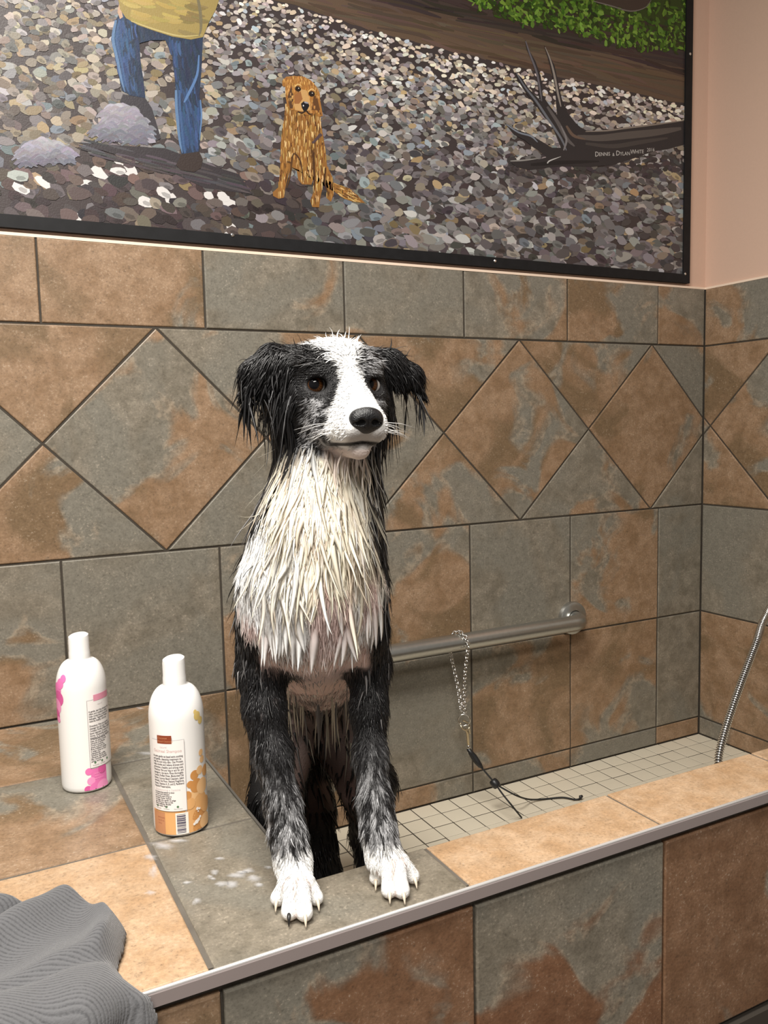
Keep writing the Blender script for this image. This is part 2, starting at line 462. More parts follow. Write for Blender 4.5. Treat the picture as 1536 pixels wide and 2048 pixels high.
# inside faces of the tub
FR_IN_L = (np.array([0, 1, 0.]), np.array([0, 0, 1.])); FR_IN_F = (np.array([-1, 0, 0.]), np.array([0, 0, 1.]))
for a, c in ((YIN, -1.887), (-1.887, -0.92), (-0.92, -0.002)):
    place_tile('inner_tile', tub, FR_IN_L, ORG + np.array([XL * T, 0, 0]), rect(a, c, Z5, -0.012), None, th=0.0025)
    place_tile('inner_tile', tub, FR_IN_L, ORG + np.array([XL * T, 0, 0]), rect(a, c, ZF, Z5), None, th=0.0025)
for i in range(5):
    a, c = max(XL, 0.124 + i - 1), min(0.124 + i, XR)
    place_tile('inner_tile', tub, FR_IN_F, ORG + np.array([0, YIN * T, 0]), rect(-c, -a, ZF, -0.012), None, th=0.0025)
# metal edge: thin lip on top, satin face below; pale bead paints the lip's highlight
M_TRIM = plain('satin_aluminium', (0.50, 0.43, 0.42, 1), 0.36, metal=0.55, noise=0.05, nscale=15)
m = MB()
prof = [(0.0, 0.0008), (-0.0022, 0.0012), (-0.0040, 0.0004), (-0.0048, -0.0014), (-0.0048, -0.0150), (-0.0020, -0.0160), (0.0075, -0.0160), (0.0075, -0.010), (0.0, -0.010)]
n = len(prof); x0, x1 = XW * T, XR * T - 0.002
m.add([(x0, YOUT * T + 0.001 + p[0], zt + p[1]) for p in prof] + [(x1, YOUT * T + 0.001 + p[0], zt + p[1]) for p in prof],
      [(i, (i + 1) % n, n + (i + 1) % n, n + i)[::-1] for i in range(n)] + [tuple(range(n)), tuple(range(n, 2 * n))[::-1]])
keep(m.build('edge_trim', M_TRIM))
m = MB(); m.tube([(x0, YOUT * T - 0.0012, zt + 0.0006), (x1, YOUT * T - 0.0012, zt + 0.0006)], 0.0022, 12)
keep(m.build('lip_highlight', plain('trim_highlight', (0.86, 0.84, 0.83, 1), 0.22, metal=0.6), smooth=True))
m = MB(); m.box((XL) * T - 0.003, XL * T + 0.0004, YIN * T, -0.002, zt - 0.008, zt + 0.0005)
keep(m.build('shelf_edge_trim', plain('grey_edge', (0.24, 0.23, 0.21, 1), 0.4, metal=0.6)))
m = MB(); m.box(XW * T, XR * T - 0.002, YOUT * T - 0.004, YOUT * T + 0.0095, 0.0, 0.028)
keep(m.build('base_strip', plain('dark_base_strip', (0.07, 0.06, 0.05, 1), 0.4, metal=0.3)))
# mosaic floor
PM = 0.1735
M_MOS = plain('cream_mosaic', (0.64, 0.58, 0.46, 1), 0.38, noise=0.07, nscale=9)
tf = MB(); tf.box(XL * T, XR * T, YIN * T, 0.0, 0.0, (ZF + ZB) * T - 0.0012)
tub_floor = keep(tf.build('tub_floor', M_GROUT))
OM = M3(0, 0, ZF)
cells = []
nx = int((XR - XL) / PM) + 1; ny = int(-YIN / PM) + 1
cpos = CAM
for i in range(nx):
    for j in range(ny):
        xa, xb = max(XL, XR - (i + 1) * PM), XR - i * PM
        ya, yb = max(YIN, -(j + 1) * PM), -j * PM
        if xb - xa < 0.03 or yb - ya < 0.03: continue
        cx, cy = (xa + xb) / 2, (ya + yb) / 2
        # is the cell seen over the rim?
        t = (0 - ZF) / (cpos[2] - ZF); yy = cy + (cpos[1] - cy) * t; xx = cx + (cpos[0] - cx) * t
        seen = yy > YIN - 0.03 and xx > XL
        cells.append((0 if seen else 1, (cx - cpos[0]) ** 2 + (cy - cpos[1]) ** 2, xa, xb, ya, yb))
cells.sort()
rest = MB()
for k, (s, d, xa, xb, ya, yb) in enumerate(cells):
    if k < 290:
        o = place_tile('mosaic_tile', None, FR_TOP, OM, rect(xa, xb, ya, yb), (0, 0), th=0.004, grout=0.0015, bev=0.0010, mat=M_MOS, tilt=0.4)
        o.parent = tub_floor; o.matrix_parent_inverse = tub_floor.matrix_world.inverted()
        v_ = _rs.uniform(0.93, 1.05); o.color = (v_, v_, v_, 1)
    else:
        rest.box(xa * T + 0.001, xb * T - 0.001, ya * T + 0.001, yb * T - 0.001, (ZF + ZB) * T - 0.004, (ZF + ZB) * T)
if rest.v:
    o = rest.build('far_mosaic', M_MOS); o.parent = tub_floor; o.matrix_parent_inverse = tub_floor.matrix_world.inverted(); tag(o, kind='stuff')

# ------------------------------------------------------------------ lettering helper
def text_poly(s, size=1.0, bold=0.0):
    cu = bpy.data.curves.new('lettering', 'FONT'); cu.body = s; cu.size = size; cu.resolution_u = 2; cu.offset = bold
    ob = bpy.data.objects.new('lettering', cu); COL.objects.link(ob)
    dg = bpy.context.evaluated_depsgraph_get(); ev = ob.evaluated_get(dg); me = ev.to_mesh()
    v = np.array([tuple(p.co) for p in me.vertices]) if len(me.vertices) else np.zeros((0, 3))
    f = [tuple(p.vertices) for p in me.polygons]
    ev.to_mesh_clear(); bpy.data.objects.remove(ob); bpy.data.curves.remove(cu)
    return v, f
def set_col(me, cols):
    a = me.attributes.new('Col', 'FLOAT_COLOR', 'POINT')
    c = np.ones((len(me.vertices), 4), np.float32); c[:, :3] = cols
    a.data.foreach_set('color', c.ravel())

# ------------------------------------------------------------------ mural
YM = -0.0020 / T            # plane of the painted board (tile units)
def on_mural(u, v, lift=0.0):
    return PXm(u, v, 1, YM) + np.array([0, -lift, 0])
br_ = PX(1378, 560, 1, YM); ri_ = PX(1367, 540, 1, YM)
MX1 = br_[0]; MZ0 = 2.968; FW = 0.075; MX0 = -3.1; MZ1 = 6.25
mural = empty('mural_panel', M3((MX0 + MX1) / 2, 0.0, MZ0)); mural.matrix_world = Matrix.Translation(mural.location)
tag(mural, 'painted beach mural with dog and driftwood in a black frame on the wall', 'mural')
def mkeep(o):
    o.parent = mural; o.matrix_parent_inverse = Matrix.Translation(-mural.location); return o
M_FRAME = plain('black_frame', (0.009, 0.009, 0.010, 1), 0.6, spec=0.25, noise=0.5, nscale=50)
def mm(x, z): return x * T, (z + ZB) * T
x0, z0 = mm(MX0, MZ0); x1, z1 = mm(MX1, MZ1); fw = FW * T
m = MB(); m.box(x0 + 0.002, x1 - 0.002, 0.0002, 0.0082, z0 + 0.002, z1 - 0.002); mkeep(m.build('backing_board', plain('board', (0.05, 0.045, 0.042, 1), 0.6)))
for bx in ((x0, x1, z0, z0 + fw), (x0, x1, z1 - fw, z1), (x0, x0 + fw, z0 + fw, z1 - fw), (x1 - fw * 1.05, x1, z0 + fw, z1 - fw)):
    m = MB(); m.box(bx[0], bx[1], -0.0048, 0.0080, bx[2], bx[3]); mkeep(m.build('frame_strip', M_FRAME))
M_SCREW = plain('screw_head', (0.75, 0.74, 0.72, 1), 0.25, metal=1.0)
for (u, v) in ((465, 470), (990, 522), (1370, 548), (1380, 108), (-70, 430)):
    c = PXm(u, v, 1, -0.0048 / T)
    m = MB()
    for r_, y_ in ((0.0038, 0.0), (0.0036, -0.0012), (0.0022, -0.0022)):
        for k in range(10):
            a = 2 * PI * k / 10; m.v.append((c[0] + r_ * math.cos(a), c[1] + y_, c[2] + r_ * math.sin(a)))
    for q in range(2):
        for k in range(10): m.f.append((q * 10 + k, q * 10 + (k + 1) % 10, q * 10 + 10 + (k + 1) % 10, q * 10 + 10 + k))
    m.f.append(tuple(20 + k for k in range(10)))
    mkeep(m.build('screw', M_SCREW))
M_ART = vcol_mat('mural_paint', 0.42, 0.35, bump=0.15, bscale=350)
rp = random.Random(11)
U0, U1, V0, V1 = -330, 1368, -330, 541
def bline(u):  # lower edge of the painted path (upper edge of the beach)
    return float(np.interp(u, [-400, 300, 550, 780, 1028, 1371], [-330, -70, 2, 76, 136, 214]))
def fol(u):    # lower edge of the painted foliage
    return float(np.interp(u, [880, 950, 1050, 1140, 1250, 1371], [-40, 8, 48, 58, 92, 100]))
xin = ri_[0] * T; zin = (MZ0 + FW) * T + ZB * T
class Art:
    def __init__(s): s.v = []; s.f = []; s.c = []
    def poly(s, pts, col, layer, clip=True):
        q = [on_mural(u, v) for u, v in pts]
        q2 = [(p[0], p[2]) for p in q]
        if clip:
            q2 = clip_poly(q2, 1, 0, x1 - fw * 1.05 + 0.0004); q2 = clip_poly(q2, 0, -1, -(z0 + fw) + 0.0004) if q2 else q2
            q2 = clip_poly(q2, -1, 0, -(x0 + fw)) if q2 else q2; q2 = clip_poly(q2, 0, 1, z1 - fw) if q2 else q2
        if len(q2) < 3: return
        y = 0.0000 - (layer + rp.random() * 0.95) * 0.00003
        n = len(s.v); s.v += [(a, y, b) for a, b in q2]
        s.f.append(tuple(range(n, n + len(q2)))); g_ = float(np.mean(col)); c = lin([(x * .86 + g_ * .14) * .94 for x in col]); s.c += [tuple(c)] * len(q2)
    def dab(s, u, v, ru, rv, ang, col, layer, n=9, j=0.18):
        ca, sa = math.cos(ang), math.sin(ang); p = []
        for k in range(n):
            a = 2 * PI * k / n; r = 1 + rp.uniform(-j, j)
            x, y = ru * r * math.cos(a), rv * r * math.sin(a); p.append((u + x * ca - y * sa, v + x * sa + y * ca))
        s.poly(p, col, layer)
    def stroke(s, pts, w0, w1, col, layer):
        P = [np.array(p, float) for p in smooth_path(pts, 4)]; L = []; R = []
        for i, p in enumerate(P):
            d = P[min(i + 1, len(P) - 1)] - P[max(i - 1, 0)]; d /= (np.linalg.norm(d) + 1e-9); nn = np.array([-d[1], d[0]])
            t = i / (len(P) - 1); ww = (w0 + (w1 - w0) * t) * 0.5 * math.sin(PI * (0.12 + 0.85 * t)) ** 0.5
            L.append(tuple(p + nn * ww)); R.append(tuple(p - nn * ww))
        s.poly(L + R[::-1], col, layer)
    def build(s, name):
        o = meshobj(name, s.v, s.f, M_ART); set_col(o.data, np.array(s.c, np.float32)); return mkeep(o)
def jit(c, a): 
    k = 1 + rp.uniform(-a, a); return tuple(max(0, min(255, x * k + rp.uniform(-5, 5))) for x in c)
def inside(pt, poly):
    x, y = pt; r = False; n = len(poly)
    for i in range(n):
        xa, ya = poly[i]; xb, yb = poly[i - 1]
        if (ya > y) != (yb > y) and x < (xb - xa) * (y - ya) / (yb - ya) + xa: r = not r
    return r
# ground and path
A = Art()
us = list(range(U0, U1 + 5, 40)) + [1400]
for i in range(len(us) - 1):
    ua, ub = us[i], us[i + 1]
    A.poly([(ua, bline(ua) - 6), (ub, bline(ub) - 6), (ub, 600), (ua, 600)], (66, 56, 56), 0)
    if bline(ua) > V0 + 10:
        for t0, t1, c in ((0, .45, (104, 82, 64)), (.45, .75, (92, 72, 58)), (.75, 1.1, (72, 58, 52)), (1.1, 4.5, (54, 44, 42))):
            A.poly([(ua, bline(ua) - 5 - t1 * 95), (ub, bline(ub) - 5 - t1 * 95), (ub, bline(ub) - 5 - t0 * 95), (ua, bline(ua) - 5 - t0 * 95)], c, 0)
for k in range(260):
    u = rp.uniform(520, 1380); v = bline(u) - rp.uniform(8, 150)
    A.stroke([(u - rp.uniform(30, 90), v - 14), (u, v), (u + rp.uniform(30, 90), v + 16)], 5, 9, jit((96, 77, 62) if v > bline(u) - 70 else (62, 50, 46), .12), 2 + rp.randrange(8))
A.build('painted_ground')
# pebbles
A = Art(); cnt = 0
cream = [(222, 210, 192), (205, 190, 170), (196, 182, 168), (178, 166, 158), (168, 150, 130), (150, 140, 138)]
grey = [(168, 162, 165), (150, 145, 148), (132, 126, 128), (178, 172, 170), (196, 190, 186), (120, 110, 108), (150, 135, 125), (160, 172, 182), (205, 205, 205)]
red = [(132, 108, 104), (112, 92, 92), (148, 122, 112), (96, 82, 84), (160, 140, 134), (120, 100, 96), (88, 76, 78)]
dark = [(98, 90, 92), (84, 76, 78), (112, 106, 108), (130, 124, 126), (150, 146, 148)]
tan = [(196, 172, 130), (178, 150, 110), (206, 190, 160), (160, 140, 115)]
pend = []
while cnt < 7600:
    u = rp.uniform(-260, 1375); b = bline(u); v = rp.uniform(max(-220, b - 3), 548); d = v - b
    s = 3.3 + 0.0180 * max(0, d) + rp.uniform(-1, 1.6)
    if u < 330: s += 0.8
    if rp.random() > (5.6 / max(s, 3.0)) ** 1.35: continue
    near = math.exp(-d / 90.0)
    if rp.random() < near * 0.9: pal = cream
    elif u < 620 and v > 300 + 0.10 * u and rp.random() < 0.75: pal = red
    elif u < 430 and v < 290 and rp.random() < 0.6: pal = cream if rp.random() < .6 else tan
    elif u > 860 and v > 330 and rp.random() < 0.45: pal = dark
    elif 560 < u < 1000 and 190 < v < 400 and rp.random() < .25: pal = dark
    else: pal = grey if rp.random() < .9 else tan
    kk = .70 + .42 * math.exp(-d / 110.0) + (.10 if u > 700 else 0) - (.10 if v > 380 and u < 800 else 0)
    c = jit(tuple(min(245, x * kk) for x in rp.choice(pal)), .20)
    if u < 500 and v > 300 and rp.random() < .05: c = (214, 210, 208)
    if 1010 < u < 1400 and abs(v - 330) < 22 and rp.random() < .7: c = jit((70, 64, 66), .15)
    pend.append((u, v, s, c)); cnt += 1
pend.sort(key=lambda q: q[2] + rp.uniform(-4, 4))
for i, (u, v, s, c) in enumerate(pend):
    ang = rp.uniform(-0.4, 0.9)
    if u < 640 and v > 260: ang = rp.uniform(0.1, 0.7)
    lay = 10 + i % 24
    A.dab(u, v, s * rp.uniform(1.05, 1.6), s * rp.uniform(.68, .95), ang, c, lay, n=9)
    if s > 6 and rp.random() < .35: A.dab(u + s * .25, v + s * .3, s * .8, s * .35, ang, tuple(x * .78 for x in c), lay + 0.6, n=6)
tag(A.build('painted_pebbles'), kind='stuff')
# foliage
A = Art()
for i in range(len(us) - 1):
    ua, ub = us[i], us[i + 1]
    if ub > 880: A.poly([(ua, -330), (ub, -330), (ub, fol(ub) - 12), (ua, fol(ua) - 12)], (52, 72, 20), 5)
for k in range(1500):
    u = rp.uniform(890, 1380); f_ = fol(u); v = f_ - abs(rp.gauss(0, 1)) * 60 + rp.uniform(-6, 9)
    c = jit(rp.choice([(78, 118, 24), (60, 98, 18), (98, 140, 38), (44, 66, 18), (120, 160, 52), (50, 60, 22)]), .15)
    A.dab(u, v, rp.uniform(4, 9), rp.uniform(2, 4.5), rp.uniform(.2, 2.2), c, 8 + rp.randrange(20), n=6, j=.3)
A.poly([(1178, -30), (1195, 6), (1240, 14), (1258, 22), (1285, 18), (1300, 4), (1306, -30)], (72, 58, 50), 30)
A.stroke([(1188, 2), (1225, 12), (1262, 22), (1292, 14), (1306, -6)], 3, 2, (120, 112, 104), 31)
A.build('painted_foliage')
# painted standing figure, boulders and cast shade
A = Art()
A.poly([(150, 284), (230, 290), (330, 296), (420, 330), (478, 348), (505, 388), (410, 376), (330, 338), (220, 305)], (56, 50, 54), 36)
for k in range(60):
    u = rp.uniform(180, 480); v = 300 + (u - 200) * .24 + rp.uniform(-14, 14); A.stroke([(u - 25, v - 6), (u, v), (u + 25, v + 7)], 5, 4, jit((70, 64, 68), .2), 37 + rp.randrange(4))
A.poly([(246, 188), (290, 195), (304, 216), (322, 276), (304, 288), (284, 246), (240, 204)], (58, 54, 60), 41)
rock = [(180, 264), (200, 248), (204, 226), (224, 208), (246, 205), (266, 214), (291, 240), (306, 262), (312, 285), (286, 288), (240, 284), (200, 276)]
A.poly(rock, (158, 152, 166), 43)
rock2 = [(26, 311), (46, 296), (58, 281), (88, 275), (124, 289), (154, 312), (140, 326), (90, 326), (50, 332)]
A.poly(rock2, (140, 142, 158), 43)
for R_, n_ in ((rock, 90), (rock2, 60)):
    us_ = [p[0] for p in R_]; vs_ = [p[1] for p in R_]
    for k in range(n_ * 3):
        u = rp.uniform(min(us_), max(us_)); v = rp.uniform(min(vs_), max(vs_))
        if not inside((u, v), R_): continue
        t = (v - min(vs_)) / (max(vs_) - min(vs_))
        c = jit(tuple(np.array((166, 162, 172)) * (1 - t) + np.array((98, 96, 112)) * t), .09)
        A.stroke([(u - 13, v + 6), (u, v - 2), (u + 13, v + 5)], 5, 7, c, 44 + rp.randrange(5))
shade = (38, 54, 82)
legL = [(243, 18), (229, 45), (222, 78), (231, 118), (239, 158), (243, 181), (263, 191), (291, 196), (287, 160), (281, 120), (279, 86), (302, 80), (332, 74), (330, 50)]
legR = [(328, 74), (344, 110), (350, 160), (352, 205), (353, 240), (358, 280), (363, 309), (398, 305), (402, 262), (404, 231), (399, 190), (403, 140), (406, 72)]
hips = [(243, 18), (240, 34), (262, 72), (300, 80), (334, 80), (406, 80), (410, 40), (400, 10), (300, -5)]
for Pn in (hips, legL, legR): A.poly(Pn, shade, 50)
for Pn, hl in ((legL, [(232, 40), (226, 78), (235, 120), (243, 160), (250, 184)]), (legR, [(352, 180), (353, 215), (356, 250), (360, 285), (365, 306)])):
    us_ = [p[0] for p in Pn]; vs_ = [p[1] for p in Pn]
    for k in range(420):
        u = rp.uniform(min(us_), max(us_)); v = rp.uniform(min(vs_), max(vs_))
        if not (inside((u, v), Pn) and inside((u + 4, v + 12), Pn) and inside((u - 3, v - 12), Pn)): continue
        left = min(us_) + (max(us_) - min(us_)) * .35
        c = (48, 76, 120) if u < left + rp.uniform(-12, 16) or v > 190 + rp.uniform(-30, 30) else (38, 52, 78)
        A.stroke([(u - 1, v - 13), (u, v), (u + 3, v + 13)], 5, 5, jit(c, .14), 51 + rp.randrange(5))
    A.stroke(hl, 7, 4, (88, 122, 164), 57); A.stroke([(a + 7, b) for a, b in hl], 6, 3, (56, 88, 136), 56)
A.stroke([(398, 110), (394, 150), (376, 190), (368, 205)], 4, 7, (80, 118, 172), 57); A.stroke([(401, 200), (403, 235), (399, 280)], 3, 3, (88, 126, 176), 57)
shirt = [(180, -190), (215, -60), (236, -6), (240, 18), (252, 36), (276, 50), (310, 62), (345, 73), (382, 79), (406, 74), (418, 44), (432, 18), (440, -6), (450, -80), (440, -190)]
A.poly(shirt, (160, 138, 74), 58)
for k in range(260):
    u = rp.uniform(215, 440); v = rp.uniform(-180, 78)
    if inside((u - 16, v - 4), shirt) and inside((u + 16, v + 6), shirt):
        c = (176, 152, 80) if u < 370 else (140, 122, 68)
        A.stroke([(u - 18, v - 4), (u, v + 3), (u + 18, v + 5)], 8, 8, jit(c, .06), 59 + rp.randrange(4))
A.stroke([(392, -20), (400, 20), (402, 55), (398, 72)], 7, 5, (118, 108, 78), 63)
A.stroke([(262, 42), (310, 59), (360, 72), (404, 70)], 3, 3, (192, 174, 108), 63)
A.poly([(238, 8), (243, 20), (246, 34), (240, 38), (235, 24)], (196, 158, 130), 58)
A.poly([(363, 308), (398, 303), (406, 318), (402, 336), (388, 344), (362, 340), (352, 330)], (58, 46, 42), 57)
A.build('painted_walker')
# painted sitting retriever
A = Art()
def gd(X, Y): return (520 + X / 6.4, 120 + Y / 6.4)
body = [gd(*p) for p in [(330, 560), (310, 750), (280, 950), (265, 1100), (265, 1300), (250, 1500), (235, 1630), (165, 1690), (170, 1740), (240, 1775), (310, 1760), (325, 1640), (360, 1500), (400, 1370), (470, 1400), (490, 1530), (540, 1590), (660, 1595), (690, 1500), (682, 1700), (645, 1800), (670, 1880), (760, 1885), (775, 1750), (800, 1650), (812, 1560), (862, 1690), (850, 1760), (910, 1815), (945, 1720), (945, 1580), (1000, 1590), (1130, 1640), (1240, 1720), (1345, 1830), (1200, 1815), (1080, 1775), (960, 1690), (930, 1500), (860, 1350), (840, 1150), (812, 980), (780, 800), (770, 600)]]
head = [gd(*p) for p in [(285, 320), (295, 250), (340, 212), (450, 203), (560, 212), (650, 258), (720, 335), (765, 420), (772, 520), (790, 620), (805, 715), (742, 725), (715, 660), (690, 705), (600, 705), (540, 680), (480, 668), (440, 640), (400, 640), (350, 590), (330, 480), (322, 330), (305, 345)]]
A.poly(body, (150, 98, 40), 40)
def fill(Pn, n, cols, ln, w, lay, slant=0.0):
    us_ = [p[0] for p in Pn]; vs_ = [p[1] for p in Pn]; k = 0
    while k < n:
        u = rp.uniform(min(us_), max(us_)); v = rp.uniform(min(vs_), max(vs_)); k += 1
        if inside((u, v), Pn) and inside((u + slant * ln, v + ln), Pn) and inside((u - slant * ln, v - ln * .7), Pn):
            A.stroke([(u - slant * ln, v - ln), (u + rp.uniform(-1, 1), v), (u + slant * ln, v + ln)], w, w * .5, jit(rp.choice(cols), .1), lay + rp.randrange(8))
gold = [(178, 128, 54), (158, 104, 42), (200, 156, 84), (118, 74, 30), (222, 186, 120), (92, 56, 24), (168, 118, 50)]
fill(body, 1500, gold, 7, 2.6, 41); fill([gd(940, 1560), gd(1000, 1590), gd(1130, 1640), gd(1240, 1720), gd(1345, 1830), gd(1200, 1815), gd(1080, 1775), gd(950, 1690)], 200, gold, 2.5, 2.5, 43, 2.0)
A.stroke([gd(400, 1400), gd(430, 1200), gd(520, 1300), gd(560, 1560)], 3, 3, (80, 50, 24), 50)
A.stroke([gd(690, 1180), gd(690, 1350), gd(700, 1560), gd(690, 1700)], 5, 3, (78, 46, 22), 50); A.stroke([gd(840, 1380), gd(830, 1560), gd(870, 1690)], 4, 3, (74, 46, 22), 50)
A.stroke([gd(345, 1300), gd(400, 1330), gd(380, 1500), gd(340, 1640)], 4, 3, (92, 58, 24), 50)
A.poly([gd(660, 1060), gd(770, 930), gd(800, 960), gd(690, 1070)], (84, 64, 66), 51)
A.poly(head, (172, 112, 46), 53)
fill(head, 500, [(196, 136, 60), (176, 112, 44), (150, 92, 36), (214, 160, 84)], 3.5, 2.4, 54)
A.poly([gd(*p) for p in [(355, 470), (400, 330), (430, 460), (420, 620), (380, 620)]], (92, 60, 34), 60)
A.poly([gd(*p) for p in [(690, 440), (730, 470), (765, 620), (790, 710), (720, 640), (660, 640)]], (104, 64, 30), 60)
A.poly([gd(*p) for p in [(510, 370), (600, 390), (640, 520), (650, 640), (560, 660), (450, 640), (430, 560), (480, 480)]], (206, 156, 90), 62)
A.poly([gd(*p) for p in [(440, 450), (520, 400), (545, 500), (500, 560), (440, 560)]], (160, 100, 50), 63)
for c, rx_, ry_ in (((487, 370), 40, 34), ((662, 432), 42, 36)):
    A.dab(*gd(*c), rx_ / 6.4, ry_ / 6.4, .3, (40, 24, 14), 66, 10, .05); A.dab(*gd(c[0] + 8, c[1] - 8), 1.1, 1.1, 0, (230, 220, 200), 68, 6, .05)
    A.stroke([gd(c[0] - 45, c[1] - 25), gd(c[0], c[1] - 60), gd(c[0] + 50, c[1] - 30)], 2.5, 2, (232, 186, 110), 66)
A.poly([gd(*p) for p in [(525, 560), (560, 528), (615, 545), (632, 585), (605, 640), (560, 655), (535, 610)]], (24, 22, 26), 66)
A.dab(*gd(590, 545), 5, 1.8, .3, (150, 150, 160), 68, 7, .1); A.dab(*gd(556, 585), 1.2, 1.8, 0, (235, 235, 240), 68, 6, .1)
A.stroke([gd(480, 660), gd(540, 675), gd(590, 650), gd(630, 690), gd(680, 690)], 3, 3, (52, 32, 20), 66)
A.build('painted_retriever')
# painted driftwood
A = Art()
def lg(X, Y): return (980 + X / 3.657, 60 + Y / 3.657)
wood = (50, 46, 48)
for Pn in ([(440, 660), (500, 640), (560, 600), (640, 700), (720, 740), (860, 735), (1000, 715), (1200, 690), (1450, 655), (1450, 830), (1300, 872), (1200, 885), (1060, 935), (900, 985), (740, 1000), (560, 995), (430, 1004), (300, 1024), (200, 1004), (145, 962), (230, 950), (360, 945), (420, 930), (330, 860), (430, 860), (520, 860)],
           [(258, 66), (285, 140), (335, 230), (374, 340), (388, 480), (440, 556), (510, 640), (500, 760), (400, 606), (358, 480), (345, 330), (306, 220), (270, 140)],
           [(396, 106), (434, 180), (474, 260), (499, 380), (526, 500), (566, 600), (645, 700), (710, 742), (560, 770), (495, 640), (486, 560), (478, 420), (446, 280), (424, 200)],
           [(186, 305), (234, 350), (286, 430), (356, 500), (410, 600), (460, 690), (400, 640), (326, 535), (266, 462), (216, 385)],
           [(106, 676), (192, 728), (282, 756), (356, 800), (456, 860), (546, 905), (420, 905), (326, 862), (256, 806), (176, 764)]):
    A.poly([lg(*p) for p in Pn], wood, 40)
for P_, w0, w1, c in (([(262, 80), (295, 180), (340, 300), (365, 420), (380, 520)], 3, 5, (104, 100, 108)), ([(405, 125), (440, 210), (470, 320), (495, 450), (520, 560)], 2, 6, (150, 140, 132)),
                      ([(195, 315), (260, 420), (340, 520), (420, 640), (520, 790), (560, 880)], 3, 6, (108, 112, 122)), ([(420, 560), (500, 680), (560, 790), (620, 850)], 7, 8, (96, 90, 90)),
                      ([(120, 690), (210, 748), (300, 775), (350, 820)], 3, 4, (126, 134, 148)), ([(700, 742), (860, 735), (1000, 716), (1200, 692), (1420, 662)], 3, 4, (140, 128, 118)),
                      ([(640, 780), (800, 790), (1000, 770), (1200, 750), (1400, 720)], 12, 18, (92, 84, 80)), ([(700, 830), (900, 850), (1100, 820), (1300, 790)], 8, 10, (72, 66, 64)),
                      ([(560, 700), (610, 770), (700, 800)], 6, 6, (110, 88, 74)), ([(150, 958), (250, 952), (360, 938)], 3, 3, (150, 146, 142)), ([(420, 975), (440, 955), (520, 925)], 3, 2, (200, 198, 196)),
                      ([(300, 985), (500, 970), (800, 960)], 8, 8, (34, 32, 34)), ([(540, 880), (560, 800), (520, 700)], 4, 4, (130, 126, 128))):
    A.stroke([lg(*p) for p in P_], w0, w1, c, 44)
A.build('painted_driftwood')
A = Art()
for s_, u_, v_, sz in (('D', 1190, 313, 14), ('ENNIS', 1198, 312, 10.5), ('&', 1225, 312, 9), ('D', 1232, 311, 14), ('YLAN', 1240, 311, 10.5), ('W', 1261, 308, 13), ('HITE', 1271, 307, 10.5), ('2016', 1294, 303, 10)):
    tv, tf_ = text_poly(s_, sz)
    for fc in tf_:
        A.poly([(u_ + tv[i][0] * 0.78, v_ - tv[i][1] - tv[i][0] * 0.03) for i in fc], (205, 200, 196), 52)
A.build('signature')

# ------------------------------------------------------------------ grab bar
BZ = 0.128; BY = -0.175; BRr = 0.0655 * T
grab = tag(empty('grab_bar', M3(1.9, 0, BZ)), 'brushed steel grab bar on the tiled wall behind the dog', 'grab bar'); grab.matrix_world = Matrix.Translation(grab.location)
def gkeep(o, p=None):
    p = p or grab; o.parent = p; o.matrix_parent_inverse = p.matrix_world.inverted(); return o
xa_, xb_ = 0.78, 3.035
path = []
rc = 0.13
pts = [(xa_, 0.0), (xa_, BY + rc)] + [(xa_ + rc - rc * math.cos(a), BY + rc - rc * math.sin(a)) for a in np.linspace(0, PI / 2, 7)[1:]] + \
      [(xb_ - rc + rc * math.sin(a), BY + rc - rc * math.cos(a)) for a in np.linspace(0, PI / 2, 7)] + [(xb_, 0.0)]
m = MB(); m.tube([M3(x, y - (0.012 if y == 0 else 0), BZ) for x, y in pts], BRr, 24); gkeep(m.build('rail', M_STEEL, smooth=True, sharp=0.9))
for x in (xa_, xb_):
    m = MB(); R_ = 0.142 * T
    c = M3(x, 0, BZ); prof = [(R_, 0.0), (R_, -0.004), (R_ * 0.95, -0.010), (R_ * 0.80, -0.0135), (R_ * 0.50, -0.0145), (R_ * 0.49, -0.0125)]
    vs = []; n = 36
    for r_, y_ in prof:
        for k in range(n): a = 2 * PI * k / n; vs.append((c[0] + r_ * math.cos(a), c[1] + y_, c[2] + r_ * math.sin(a)))
    fs = [(i * n + k, (i + 1) * n + k, (i + 1) * n + (k + 1) % n, i * n + (k + 1) % n) for i in range(len(prof) - 1) for k in range(n)]
    m.add(vs, fs); gkeep(m.build('flange', M_STEEL, smooth=True, sharp=0.7))

# ------------------------------------------------------------------ chain collar over the bar
ring_c = PX(928, 1440, 1, -0.27)
col_ = tag(empty('chain_collar', M3(*ring_c)), 'steel choke chain collar looped over the grab bar', 'collar'); col_.matrix_world = Matrix.Translation(col_.location)
xb = PX(918, 1283, 1, BY)[0]
Rb = 0.0655 + 0.017
p_front = [PX(929, 1425, 1, -0.268), PX(929, 1360, 1, -0.266), PX(930, 1310, 1, BY - Rb)]
arc = []
for a in np.linspace(-0.15, PI + 0.3, 14):
    arc.append(np.array([xb + 0.025 - 0.05 * a / PI, BY - Rb * math.cos(a), BZ + Rb * math.sin(a)]))
p_back = [np.array([xb - 0.03, BY + 0.075, BZ - 0.10]), PX(915, 1370, 1, -0.17), PX(924, 1425, 1, -0.262)]
pth = smooth_path([p_front[0], p_front[1]] + arc + p_back, 10)
pth = [M3(*p) for p in pth]
